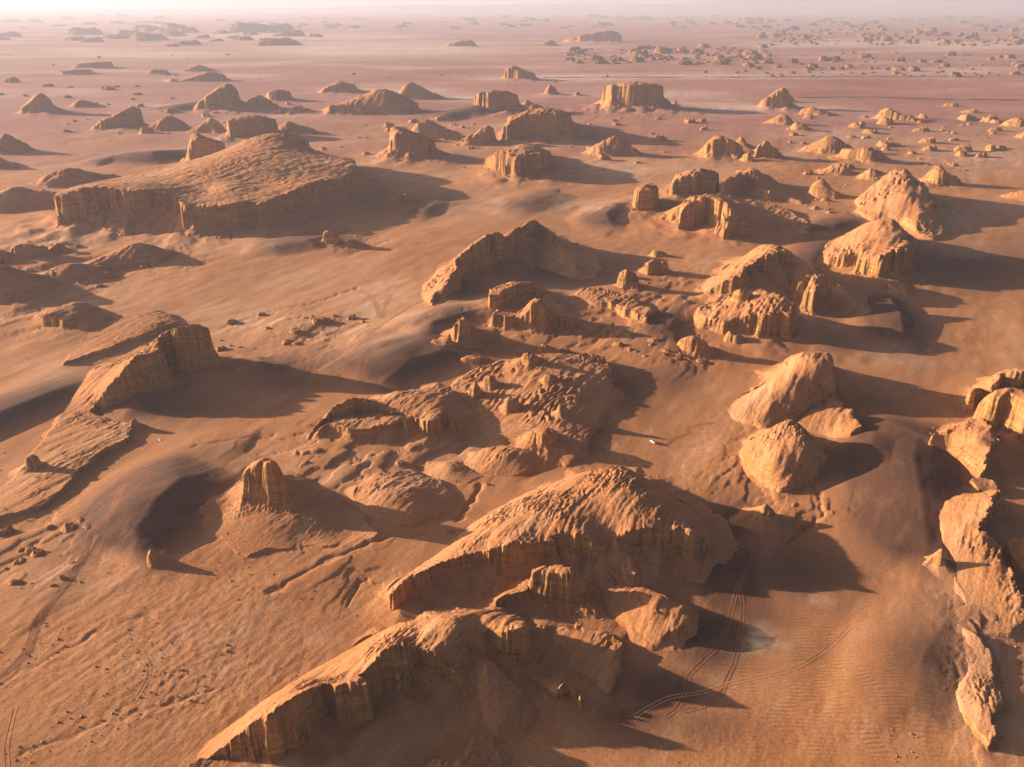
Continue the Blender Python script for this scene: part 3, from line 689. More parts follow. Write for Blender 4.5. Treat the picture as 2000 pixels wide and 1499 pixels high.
formation(R, "tilted saw-edged ridge with dark shadowed hollow beside the wide tyre-marked flat", "rock ridge",
    [(842, 592, 9, 6), (850, 571, 22, 15), (868, 560, 32, 23), (878, 535, 44, 33), (888, 510, 57, 41), (909, 491, 70, 49), (937, 468, 84, 59), (961, 454, 92, 62), (982, 456, 92, 56), (988, 462, 88, 40), (1003, 450, 96, 24), (1022, 441, 102, 23), (1034, 431, 106, 25), (1050, 429, 106, 25), (1060, 441, 94, 16), (1072, 447, 88, 16), (1088, 471, 66, 13), (1115, 503, 35, 5),
     (1128, 530, 12, 0), (1120, 500, 22, 0), (1080, 462, 38, 0), (1040, 452, 44, 0), (990, 470, 30, 0), (940, 487, 24, 0), (900, 506, 17, 0), (860, 530, 9, 0), (825, 560, 4, 0), (826, 585, 4, 0)],
    [], seed=45, talus=24, cell=.9, scarps=1.8, zs=.95)
formation(ME, "short angular mesa with lit notch cliff in front of the saw-edged ridge", "rock formation",
    [(953, 578, 38, 27), (966, 578, 40, 30), (985, 567, 46, 35), (1003, 557, 50, 28), (1022, 554, 52, 24), (1036, 557, 48, 18), (1062, 575, 30, 6), (1100, 600, 14, 0), (1085, 580, 15, 0), (1040, 553, 34, 8), (1003, 551, 38, 10), (975, 561, 34, 10)], seed=46, talus=28, zs=.9)
formation(FI, "standing wall with triangular right-hand peak and low battlement", "rock fin",
    [(962, 612, 27, 22), (990, 618, 24, 18), (1020, 618, 25, 20), (1030, 608, 35, 29), (1040, 593, 50, 42), (1052, 588, 54, 45), (1062, 596, 47, 40), (1070, 614, 28, 23), (1068, 596, 32, 8), (1045, 582, 40, 12), (1022, 606, 14, 5), (970, 603, 14, 5)], seed=47, on=(1015, 639), warp=.4, flute=.6, cell=.8)
formation(PI_, "forked pillar with an arch-like gap and peaked top beside a sand drift", "rock pinnacle",
    [(887, 638, 31, 28), (892, 632, 38, 34), (899, 627, 44, 24), (904, 622, 50, 44), (912, 624, 46, 40), (919, 632, 34, 28), (916, 624, 32, 14), (904, 617, 38, 14), (892, 628, 30, 12)], seed=48, on=(904, 672), warp=.3, flute=.5, cell=.7)
formation(FI, "low leaning slab joined to the left of the forked pillar", "rock fin",
    [(845, 663, 8, 5), (862, 656, 13, 9), (879, 649, 22, 16), (885, 656, 16, 12), (868, 668, 6, 4), (850, 668, 5, 2)], seed=49, on=(866, 670), warp=.5)
auto(SH, "thin flat slab half buried in the dune's shaded side", "rock shelf", 898, 942, 696, 710, 'mesa', cf=.8, depth=.5, seed=50, split=False)
auto(BO, "squat two-stepped block right of the triangular-peaked wall", "rock outcrop", 1086, 1124, 618, 642, 'mesa', .45, cf=.8, depth=.6, seed=51)

formation(R, "stepped rock ridge with orange-lit peak and flat ledges, above the lone butte", "rock ridge",
    [(603, 850, 10, 6), (621, 827, 22, 13), (640, 806, 34, 17), (663, 788, 48, 23), (682, 778, 58, 31), (702, 775, 60, 31), (722, 783, 54, 22), (742, 793, 46, 10), (762, 803, 42, 12), (790, 805, 42, 12), (812, 818, 38, 18), (838, 826, 38, 24), (858, 822, 38, 29), (861, 806, 42, 20), (884, 818, 32, 16), (905, 826, 22, 8), (935, 845, 10, 3), (950, 852, 6, 0),
     (925, 805, 14, 0), (892, 770, 26, 12), (880, 754, 32, 10), (850, 752, 30, 2), (806, 767, 26, 0), (775, 768, 26, 0), (735, 781, 28, 0), (700, 784, 28, 0), (665, 797, 20, 0), (632, 825, 9, 0), (606, 845, 5, 0)],
    [(775, 764, 40), (820, 775, 46), (850, 790, 44)], seed=52, talus=26, scarps=1.7, tw=1.6, zs=1.0, cs=.7)
formation(SH, "lower sandy ledge with thin broken lip under the orange-lit peak", "rock shelf",
    [(622, 838, 16, 6), (640, 832, 18, 8), (694, 838, 18, 9), (740, 831, 20, 10), (784, 822, 20, 9), (800, 835, 12, 3), (790, 815, 16, 0), (740, 812, 16, 0), (690, 815, 14, 0), (650, 820, 10, 0)], seed=53, on=(705, 852))
formation(MO, "wide eroded hill studded with small pinnacles and ledges", "rock hill",
    [(880, 752, 9, 0), (920, 729, 15, 0), (960, 713, 20, 0), (1000, 703, 27, 0), (1037, 694, 36, 0), (1100, 690, 32, 5), (1150, 692, 28, 6), (1178, 698, 26, 10), (1192, 718, 26, 16), (1190, 745, 24, 14), (1205, 762, 12, 4), (1190, 795, 10, 3), (1165, 830, 10, 4), (1150, 855, 10, 6), (1120, 890, 10, 6), (1100, 905, 6, 3), (1060, 880, 10, 5), (1010, 850, 12, 4), (950, 845, 7, 0), (905, 800, 9, 0)],
    [(1050, 700, 64), (1010, 720, 52), (1120, 715, 54), (1100, 760, 48), (1040, 790, 36), (960, 770, 24), (1000, 820, 20), (1120, 820, 28)], seed=54, scarps=2.2, tw=1.9, wind=.9, zs=.9, cs=.52)
auto(PI_, "slender pointed pinnacle on the left side of the pinnacle-studded hill", "rock pinnacle", 917, 938, 745, 777, 'cone', .5, cf=.9, depth=.9, seed=55, split=False, on=True, warp=.3, flute=.4)
auto(PI_, "stubby square pinnacle behind the slender pointed one", "rock pinnacle", 946, 970, 733, 760, 'mesa', .4, cf=.9, depth=.8, seed=56, split=False, on=True, warp=.3, flute=.4)
auto(PI_, "broad cracked stump on a ledge in the middle of the pinnacle-studded hill", "rock pinnacle", 986, 1015, 775, 805, 'mesa', .3, cf=.9, depth=.7, seed=57, split=False, on=True, warp=.3, flute=.5)
auto(PI_, "thin chimney-like pinnacle on the lower slope of the pinnacle-studded hill", "rock pinnacle", 1088, 1099, 789, 815, 'mesa', .5, cf=.9, depth=1, seed=58, split=False, on=True, warp=.15, flute=.2)
auto(BO, "low weathered cube on the upper slope of the pinnacle-studded hill", "rock outcrop", 1060, 1086, 731, 748, 'mesa', .5, cf=.8, depth=.7, seed=59, split=False, on=True, warp=.4)
auto(BO, "long flat crown block at the top of the pinnacle-studded hill", "rock outcrop", 1050, 1112, 674, 694, 'wedge', .12, cf=.8, depth=.35, seed=60, split=False, on=True, warp=.4)
auto(BO, "summit block with lit left face on the pinnacle-studded hill", "rock outcrop", 1020, 1052, 690, 714, 'mesa', .4, cf=.7, depth=.6, seed=61, split=False, on=True, warp=.5)
auto(SH, "thin tilted plate at the lower edge of the pinnacle-studded hill", "rock shelf", 1036, 1096, 838, 880, 'mesa', .4, cf=.5, depth=.8, seed=62, on=True)

formation(SH, "bright flat platform with crumbling front lip between the two clusters of pillars", "rock shelf",
    [(1124, 580, 8, 0), (1148, 564, 14, 0), (1172, 563, 16, 0), (1205, 572, 16, 2), (1240, 586, 18, 5), (1268, 602, 18, 12), (1264, 622, 14, 12), (1240, 612, 16, 13), (1205, 594, 16, 12), (1165, 592, 12, 4)], seed=63)
auto(BU, "small cracked butte above the bright flat platform", "rock butte", 1206, 1246, 528, 570, 'mesa', .4, cf=.75, depth=.6, seed=64)
auto(BU, "square butte with skirt of sand, right of the small cracked butte", "rock butte", 1256, 1312, 508, 542, 'mesa', .4, cf=.75, depth=.6, seed=65)
auto(BO, "row of tiny broken teeth on a ledge behind the square butte", "rock outcrop", 1272, 1302, 488, 504, 'mesa', .2, cf=.8, depth=.5, seed=66, split=False)
auto(BO, "low twin-headed outcrop below the amphitheatre mesa's columned platform", "rock outcrop", 1328, 1372, 656, 696, 'mesa', .5, cf=.5, depth=.7, seed=67)
auto(BO, "narrow strip of broken ledge on the shaded sand under the columned platform", "rock outcrop", 1412, 1452, 648, 672, 'wedge', .3, cf=.6, depth=.6, seed=68, split=False)

# --- left middle hills
formation(BO, "blocky outcrop with dark square cliff at its left end, behind the fin ridge", "rock outcrop",
    [(78, 615, 28, 23), (95, 612, 31, 25), (108, 618, 27, 19), (122, 624, 24, 13), (160, 630, 15, 4), (200, 632, 9, 0), (230, 632, 5, 0), (207, 613, 13, 5), (181, 602, 22, 12), (155, 592, 26, 0), (110, 602, 22, 5), (82, 609, 20, 10)], [(150, 590, 38)], seed=70)
formation(SH, "long low shelf with shaded edge just behind the fin ridge", "rock shelf",
    [(125, 706, 9, 6), (210, 680, 10, 7), (290, 646, 13, 8), (330, 633, 13, 9), (356, 632, 7, 3), (330, 616, 12, 0), (300, 606, 11, 0), (240, 616, 7, 0), (180, 650, 5, 0), (135, 690, 4, 0)], seed=71)
auto(MO, "smooth gullied mound among the left-hand hills", "rock mound", 75, 215, 515, 552, 'mound', .5, cf=.3, depth=.7, seed=72)
auto(MO, "twin-crested dusty hill in front of the huge mesa's sand apron", "rock mound", 165, 345, 478, 525, 'mound', .6, cf=.4, depth=.5, seed=73)
auto(MO, "wide pale hill cut by the left edge of the flats", "rock mound", -60, 100, 520, 590, 'mound', .5, cf=.4, depth=.8, seed=74)
auto(BO, "stepped ledge of small cliffs left of the huge mesa's sand apron", "rock outcrop", 25, 90, 478, 510, 'mesa', .4, cf=.5, depth=.6, seed=75)
auto(BO, "small broken scarp beside the twin-crested dusty hill", "rock outcrop", 85, 130, 476, 498, 'wedge', .7, cf=.6, depth=.5, seed=76)
auto(MO, "low dark mound behind the wide pale hill", "rock mound", -40, 60, 492, 520, 'mound', .5, cf=.3, depth=.6, seed=77)
auto(BO, "small square block on a rubble base at the edge of the pale flat", "rock outcrop", 632, 662, 450, 482, 'mesa', .45, cf=.8, depth=.7, seed=78)
auto(BO, "flat rubble patch beside the small square block", "rock outcrop", 662, 716, 468, 486, 'mound', .5, cf=.5, depth=.5, seed=79)
auto(BO, "knobbly spur end at the foot of the huge mesa's right side", "rock outcrop", 760, 808, 379, 402, 'mesa', .7, cf=.5, depth=.6, seed=80)
auto(BO, "tiny sharp rock beside the lone mound's dune", "rock outcrop", 288, 308, 1074, 1104, 'wedge', .6, cf=.6, depth=.8, seed=81, split=False)

# --- middle distance buttes: label, left, right, top, foot, profile, peak, cliff share, depth
MID = [
    (BU, "wedge-topped butte with long left slope on the far left flats", 42, 104, 182, 224, 'wedge', .72, .6, .7),
    (MO, "low crag beside the wedge-topped butte", 138, 184, 195, 210, 'wedge', .5, .5, .6),
    (ME, "fluted wall-like mesa rising to the right on a wide sand skirt", 185, 277, 209, 254, 'wedge', .9, .8, .45),
    (BU, "steep pyramid peak with banded left flank", 380, 472, 164, 218, 'wedge', .76, .5, .7),
    (R, "rough low ridge trailing right from the pyramid peak", 470, 545, 186, 214, 'mound', .5, .5, .5),
    (BU, "small notched block at the end of the pyramid's trailing ridge", 520, 572, 176, 198, 'mesa', .4, .6, .5),
    (ME, "round-shouldered cliffed butte just behind the huge mesa", 437, 542, 227, 274, 'mesa', .6, .7, .6),
    (BU, "tall square tower against the back of the huge mesa", 366, 446, 259, 322, 'wedge', .35, .75, .7),
    (BU, "little sail-shaped peak on the distant plain", 624, 696, 159, 182, 'wedge', .6, .4, .6),
    (R, "long double-humped ridge with gullied flank on the distant flats", 622, 830, 174, 224, 'mound', .6, .5, .45),
    (DO, "dark-capped dome behind the double-humped ridge", 770, 862, 161, 195, 'mound', .4, .5, .6),
    (BU, "solitary crag with broken top far out on the red plain", 984, 1050, 128, 158, 'cone', .3, .6, .7),
    (PI_, "tiny lone tooth on the red plain", 1064, 1088, 165, 186, 'cone', .45, .7, .8),
    (BU, "stub of rock right of the tiny lone tooth", 1124, 1134, 179, 188, 'mesa', .5, .8, .8),
    (ME, "columned mesa with rounded cap behind the grey-walled mesa", 928, 1014, 177, 221, 'mesa', .55, .7, .55),
    (R, "dark stepped tail of the columned mesa", 1010, 1062, 196, 216, 'mound', .4, .6, .6),
    (BU, "cracked cone with steep lit left edge", 757, 850, 247, 314, 'wedge', .22, .5, .7),
    (R, "serrated shaded ridge behind the cracked cone", 790, 906, 234, 272, 'mound', .4, .6, .4),
    (MO, "low rusty hill between the cracked cone and the grey-walled mesa", 896, 974, 246, 286, 'mound', .7, .5, .6),
    (ME, "terraced mesa with several cliff bands on the red plain", 1175, 1300, 159, 218, 'mesa', .5, .5, .6),
    (PI_, "small spike at the end of the terraced mesa's spur", 1312, 1324, 195, 208, 'cone', .5, .7, .8),
    (MO, "sprawling rubbly hill on the edge of the pale pan", 1138, 1252, 266, 306, 'mound', .55, .5, .5),
    (BU, "flat-topped leaning butte alone on the far plain", 1477, 1542, 171, 214, 'wedge', .7, .75, .6),
    (BO, "low dark lump beside the flat-topped leaning butte", 1538, 1552, 186, 200, 'cone', .3, .6, .8),
    (R, "low dark crest on the sandy swell", 1560, 1638, 209, 227, 'mound', .3, .5, .4),
    (BU, "small pointed hill on the far sandy swell", 1716, 1786, 212, 238, 'cone', .2, .5, .6),
    (BU, "tiny box-shaped mesa next to the small pointed hill", 1793, 1808, 221, 233, 'mesa', .5, .9, .8),
    (ME, "round-backed outcrop with a steep left wall and sand ring", 1362, 1446, 264, 310, 'wedge', .45, .5, .6),
    (BU, "double spike outcrop on the sand beside the round-backed one", 1464, 1520, 275, 314, 'cone', .5, .6, .7),
    (PI_, "small dark cone in front of the double spike outcrop", 1447, 1470, 297, 318, 'cone', .5, .6, .8),
    (BO, "jagged rubble crest behind the double spike outcrop", 1432, 1466, 266, 290, 'mound', .4, .6, .7),
    (BU, "split fang-like rock on the low swell", 1496, 1542, 222, 244, 'wedge', .65, .5, .6),
    (BO, "low crumbled rock right of the split fang", 1540, 1578, 239, 256, 'wedge', .4, .5, .6),
    (MO, "broad yellow hill with dark cap rocks", 1568, 1668, 265, 302, 'mound', .5, .5, .6),
    (BO, "rubbly cliff at the foot of the broad yellow hill", 1640, 1722, 288, 318, 'mesa', .5, .5, .5),
    (MO, "smooth low swell crowned with grey rock", 1600, 1674, 319, 342, 'mound', .5, .4, .5),
    (MO, "small eroded mound left of the tall rounded dome", 1676, 1732, 331, 354, 'wedge', .4, .4, .6),
    (BO, "heap of tumbled blocks on the sand left of the tall rounded dome", 1572, 1642, 349, 388, 'mound', .4, .7, .6),
    (BO, "knobbed outcrop with small head and scattered feet", 1806, 1866, 325, 364, 'cone', .35, .6, .6),
    (BO, "ribbed yellow ledge at the right-hand edge of the plain", 1958, 2040, 372, 394, 'mound', .5, .5, .5),
    (BO, "dark crag at the right-hand edge of the far plain", 1956, 2030, 231, 250, 'wedge', .4, .6, .5),
    (BO, "flat dark rock lying below the right-hand crag", 1982, 2050, 258, 274, 'wedge', .4, .6, .5),
    (BO, "small flat rock out on the bare red plain", 1846, 1868, 201, 209, 'mesa', .5, .6, .6),
    (BO, "low two-part rock casting a long shadow on the bare plain", 1878, 1906, 212, 221, 'wedge', .8, .6, .5),
    (BO, "crumbled dark outcrop at the left edge of the plain", -20, 60, 264, 300, 'mound', .5, .6, .6),
    (BO, "little rock heap under the left-edge outcrop", -20, 34, 306, 330, 'mound', .4, .5, .6),
    (MO, "group of dusty humps behind the wall-like mesa", 282, 372, 227, 256, 'mound', .6, .5, .6),
    (MO, "dusty pointed hump left of the round-shouldered butte", 378, 442, 231, 260, 'mound', .6, .5, .6),
    (MO, "grey hump with dark shaded side right of the round-shouldered butte", 536, 616, 237, 264, 'mound', .4, .5, .6),
    (MO, "low ledged hills behind the left end of the huge mesa", 66, 232, 329, 364, 'mound', .45, .4, .5),
    (MO, "dusty slope with broken edge left of the huge mesa", -40, 118, 366, 412, 'mound', .5, .4, .6),
    (BO, "small scarp above the dusty left slope", 70, 118, 372, 392, 'wedge', .4, .6, .6),
    (BO, "long thin slab with flat top far left on the plain", 154, 222, 121, 134, 'mesa', .7, .6, .4),
    (BO, "thin flat rock near the long slab on the left plain", 118, 182, 136, 146, 'mesa', .6, .6, .4),
    (BO, "low blocky island of rock on the pinkish plain", 328, 446, 141, 160, 'mound', .7, .6, .35),
    (BO, "smaller block just behind the low blocky island", 360, 420, 127, 140, 'mound', .5, .6, .4),
    (BO, "lone dark rock between the slab and the blocky island", 292, 330, 136, 146, 'mesa', .4, .6, .5),
    (R, "pale saddle-shaped ridge far off on the white-streaked flat", 868, 930, 78, 92, 'wedge', .75, .5, .35),
    (R, "long humped ridge on the far plain ending in a steep bluff", 1096, 1212, 60, 84, 'wedge', .8, .5, .3),
    (R, "low broken ridge before the long humped ridge", 1040, 1090, 78, 90, 'mound', .7, .5, .35),
]
for i, (nm, lab, x0, x1, yt, yf, pr, pk, cf, dp) in enumerate(MID):
    auto(nm, lab, {BU: "rock butte", ME: "rock mesa", MO: "rock mound", PI_: "rock pinnacle", R: "rock ridge", DO: "rock dome", BO: "rock outcrop"}[nm],
         x0, x1, yt, yf, pr, pk, cf, dp, seed=200 + i, cell=0.9, split=(x1 - x0) > 60)

formation(ME, "grey-walled mesa with tall fluted front and dark hollow to its right", "rock mesa",
    [(982, 252, 38, 18), (995, 241, 50, 28), (1010, 232, 58, 34), (1030, 224, 66, 38), (1052, 221, 68, 44), (1080, 225, 66, 42), (1104, 229, 62, 36), (1114, 246, 46, 22), (1112, 228, 40, 8), (1080, 216, 44, 0), (1050, 216, 44, 4), (1015, 228, 40, 6)], [(1053, 213, 70)], seed=300, talus=30, cs=.8)
formation(BU, "chunky columned butte with cracked cap, nearest of the three mesas in a row", "rock butte",
    [(946, 313, 22, 16), (962, 304, 38, 29), (975, 300, 46, 37), (990, 303, 50, 42), (1008, 311, 44, 36), (1020, 304, 50, 40), (1045, 303, 50, 40), (1065, 305, 48, 37), (1075, 312, 40, 30), (1073, 300, 34, 10), (1055, 290, 38, 8), (1025, 282, 40, 6), (990, 287, 34, 6)], [(1028, 281, 54), (1000, 287, 48)], seed=301, flute=1.3, talus=30, cs=.86)
# ------------------------------------------------------------------ far fields of small rock humps
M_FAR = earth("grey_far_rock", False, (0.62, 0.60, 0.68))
def hump_mesh(k):
    rs = np.random.RandomState(900 + k)
    n, m2 = 26, 18
    u, v = np.meshgrid(np.linspace(-1, 1, n), np.linspace(-1, 1, m2))
    r = np.hypot(u + 0.15 * perlin(u * 2 + k, v * 2, 7), v + 0.2 * perlin(u * 2, v * 2 + k, 8))
    body = np.clip(1 - r, 0, 1)
    edge = sstep(0.05, 0.55, body)
    h = 0.26 * sstep(0, 0.5, body) + edge * (0.35 + 0.45 * np.clip(ridged(u * 2.2 + k * 3.1, v * 1.7 + k, 3, 300 + k), -0.6, 1)) * (0.75 + 0.35 * u * rs.choice([-1, 1]))
    h = np.maximum(h, 0) + 0.03 * perlin(u * 9, v * 9, k)
    h = np.where(body <= 0.001, -0.12, h)
    idx = np.arange(n * m2).reshape(m2, n)
    F = np.stack([idx[:-1, :-1], idx[:-1, 1:], idx[1:, 1:], idx[1:, :-1]], -1).reshape(-1, 4)
    F = F[(h.reshape(-1)[F] > -0.1).any(1)]
    V = np.stack([u, v, h], -1).reshape(-1, 3)
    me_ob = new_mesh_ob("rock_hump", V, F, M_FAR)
    me = me_ob.data
    bpy.data.objects.remove(me_ob)
    return me
HUMPS = [hump_mesh(k) for k in range(12)]

def place_hump(px, py, wpx, hpx, rs, label, group, dr=0.6):
    x, y = plane_pt(px, py)
    z = float(ground(np.array([x]), np.array([y]))[0])
    m = mpp_at(px, py)
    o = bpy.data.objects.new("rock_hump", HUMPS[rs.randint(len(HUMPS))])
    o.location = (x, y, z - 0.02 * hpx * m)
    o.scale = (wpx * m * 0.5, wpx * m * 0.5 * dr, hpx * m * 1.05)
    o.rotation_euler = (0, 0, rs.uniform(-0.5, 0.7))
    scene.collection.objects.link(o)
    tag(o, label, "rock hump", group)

rs = np.random.RandomState(5)
FARSETS = [
    # label, group, count, band function (px -> py range), px range, size range
    ("small dark jagged rock hump in the dense far cluster on the red plain", "dense dark far cluster", 85, 1110, 1500, lambda x: (92 + (1500 - x) * 0.012, 128 - abs(x - 1330) * 0.012), (16, 46), 0.27),
    ("small pale pointed rock hump in the far field along the white salt strip", "pale far field by the salt strip", 85, 1480, 2010, lambda x: (58 + (x - 1480) * 0.002, 76 + (x - 1480) * 0.03), (14, 34), 0.34),
    ("small sunlit rock hump scattered on the red plain before the salt strip", "scattered humps before the salt strip", 58, 1430, 2010, lambda x: (104, 146 if x < 1760 else 152), (12, 36), 0.31),
    ("hazy flat grey rock island in the long far band towards the pale horizon", "hazy far rock islands", 36, -10, 640, lambda x: (62, 92), (36, 110), 0.19),
    ("little lone rock crumb out on the pink far flats", "lone crumbs on the pink flats", 22, 0, 1450, lambda x: (95, 165), (6, 16), 0.36),
    ("small low rock knoll on the near edge of the pink flats", "low knolls on the near edge", 14, 0, 420, lambda x: (160, 196), (14, 36), 0.3),
]
for lab, grp, n, xa, xb, band, (sa, sb), asp in FARSETS:
    for i in range(n):
        x = rs.uniform(xa, xb)
        a, b = band(x)
        y = rs.uniform(a, b)
        w = sa + (sb - sa) * rs.rand() ** 2
        place_hump(x, y, w, w * asp * rs.uniform(.7, 1.25), rs, lab, grp, rs.uniform(.45, .8))

# crags strewn over the sandy swells of the middle distance
CRAGS = [me.copy() for me in HUMPS]
for me in CRAGS:
    me.materials.clear(); me.materials.append(M_ROCK)
def place_crags(n, xa, xb, ya, yb, sa, sb, label, group, seed):
    rs = np.random.RandomState(seed)
    for i in range(n):
        px, py = rs.uniform(xa, xb), rs.uniform(ya, yb)
        x, y, z = ground_pt(px, py); m = mpp_at(px, py); w = sa + (sb - sa) * rs.rand() ** 2.2
        o = bpy.data.objects.new("rock_crag", CRAGS[rs.randint(len(CRAGS))])
        o.location = (x, y, z - 0.05); o.scale = (w * m * .5, w * m * .5 * rs.uniform(.5, .9), w * m * rs.uniform(.22, .4)); o.rotation_euler = (0, 0, rs.uniform(-.6, 1.2))
        scene.collection.objects.link(o); tag(o, label, "rock crag", group)
place_crags(70, 1540, 1960, 225, 335, 10, 46, "small broken crag on the yellowish swell of low rocky ground", "crags on the yellowish swell", 11)
place_crags(34, 120, 640, 205, 262, 10, 40, "small dusty crag between the buttes near the pyramid peak", "crags by the pyramid peak", 12)
place_crags(26, 1100, 1420, 215, 320, 10, 36, "small crag on the pale sand around the grey-walled mesa", "crags around the grey-walled mesa", 13)
place_crags(26, 430, 720, 615, 690, 8, 34, "little grey rock lying on the wide tyre-marked flat", "grey rocks on the wide flat", 14)
place_crags(22, 0, 330, 470, 560, 10, 40, "small ledge of rock among the left-hand hills", "ledges among the left-hand hills", 15)
place_crags(24, 1180, 1400, 580, 720, 8, 30, "small pale crag on the sand below the cracked butte", "crags below the cracked butte", 16)
place_crags(20, 0, 180, 1010, 1150, 8, 40, "low flake of crusted rock below the fin ridge's shelf", "flakes below the shelf", 17)
place_crags(26, 560, 930, 215, 330, 10, 34, "small crag on the sand round the cracked cone", "crags round the cracked cone", 18)
place_crags(20, 1560, 1720, 340, 420, 8, 30, "small rock on the sand beside the tall rounded dome", "rocks beside the tall rounded dome", 19)
place_crags(20, 700, 1000, 850, 1060, 8, 26, "small weathered clod of rock among the rounded mounds", "clods among the rounded mounds", 20)
# the masses beyond, too many to count
def hump_field(name, label, n, xa, xb, ya, yb, sa, sb, asp, seed):
    rs = np.random.RandomState(seed); VV = []; FF = []; off = 0
    src = []
    for me in HUMPS[:4]:
        v = np.zeros(len(me.vertices) * 3); me.vertices.foreach_get("co", v)
        f = np.zeros(len(me.polygons) * 4, int); me.polygons.foreach_get("vertices", f)
        src.append((v.reshape(-1, 3), f.reshape(-1, 4)))
    for i in range(n):
        px, py = rs.uniform(xa, xb), ya + (yb - ya) * rs.rand() ** 0.8
        if perlin(np.array([px / 90.0]), np.array([py / 5.0]), 44)[0] < -0.05: continue
        x, y = plane_pt(px, py); m = mpp_at(px, py); w = rs.uniform(sa, sb)
        v, f = src[rs.randint(4)]
        VV.append(v * (w * m * .5, w * m * .3, w * asp * m) + (x, y, 0)); FF.append(f + off); off += len(v)
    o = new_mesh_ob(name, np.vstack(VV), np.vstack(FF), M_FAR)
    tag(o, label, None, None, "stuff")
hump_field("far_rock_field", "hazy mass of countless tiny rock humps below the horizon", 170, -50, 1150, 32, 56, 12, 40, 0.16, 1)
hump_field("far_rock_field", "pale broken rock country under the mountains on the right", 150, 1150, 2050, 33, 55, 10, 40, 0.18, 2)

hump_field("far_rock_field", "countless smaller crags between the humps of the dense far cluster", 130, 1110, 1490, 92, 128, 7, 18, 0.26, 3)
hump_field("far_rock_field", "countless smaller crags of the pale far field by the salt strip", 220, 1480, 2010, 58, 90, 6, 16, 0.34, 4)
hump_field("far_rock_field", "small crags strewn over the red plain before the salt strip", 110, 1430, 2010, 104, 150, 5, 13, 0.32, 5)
# mountains beyond the plain
mx, mt = np.meshgrid(np.linspace(-26000, 42000, 340), np.linspace(0, 1, 24))
my = 33000 + 11000 * mt
mh = (120 + 420 * sstep(-16000, 14000, mx)) * np.clip(np.sin(np.pi * mt), 0, 1) ** 0.7 * np.clip(0.72 + 0.5 * fbm(mx / 7000, my / 6000, 5, 400) , 0.1, 2) - 20
idx = np.arange(mx.size).reshape(mx.shape)
FM = np.stack([idx[:-1, :-1], idx[:-1, 1:], idx[1:, 1:], idx[1:, :-1]], -1).reshape(-1, 4)
tag(new_mesh_ob("mountain_range", np.stack([mx, my, mh], -1).reshape(-1, 3), FM, M_ROCK), "faint blue mountain range fading into the haze", None, None, "structure")

# dry wash lines crossing the far plain
M_WASH, N_, L_, P_ = nodes_of("dark_gravel")
tn = N_.new("ShaderNodeTexNoise"); tn.inputs["Scale"].default_value = 0.02; tn.inputs["Detail"].default_value = 5
cr_ = N_.new("ShaderNodeValToRGB"); cr_.color_ramp.elements[0].color = (0.10, 0.05, 0.045, 1); cr_.color_ramp.elements[1].color = (0.20, 0.10, 0.08, 1)
g_ = N_.new("ShaderNodeNewGeometry"); L_.new(g_.outputs["Position"], tn.inputs["Vector"]); L_.new(tn.outputs["Fac"], cr_.inputs[0]); L_.new(cr_.outputs[0], P_.inputs["Base Color"])
P_.inputs["Roughness"].default_value = 0.95
def wash(pts, wpx, label):
    VV = []
    n = 160
    xs = np.linspace(pts[0][0], pts[-1][0], n); ys = np.interp(xs, [p[0] for p in pts], [p[1] for p in pts]) + 0.35 * perlin(xs / 40.0, xs * 0 + 1.5, 61)
    for x, y in zip(xs, ys):
        w = wpx * max(0.15, 0.7 + 0.9 * float(perlin(np.array([x / 55.0]), np.array([3.3]), 62)[0]))
        for s_ in (-1, 1):
            a, b = plane_pt(x, y + s_ * w / 2); VV.append((a, b, 0))
    VV = np.array(VV); VV[:, 2] = ground(VV[:, 0], VV[:, 1]) + 1.6
    FF = np.array([(2 * i, 2 * i + 2, 2 * i + 3, 2 * i + 1) for i in range(n - 1)])
    tag(new_mesh_ob("dry_wash", VV, FF, M_WASH), label, None, None, "structure")
wash([(1060, 152), (1300, 151.5), (1700, 150), (1900, 150.5)], 1.3, "thin dark gravel wash crossing the red plain")
wash([(1560, 191), (1700, 190), (1850, 195), (2010, 196)], 1.6, "broken dark gravel wash nearer on the red plain")
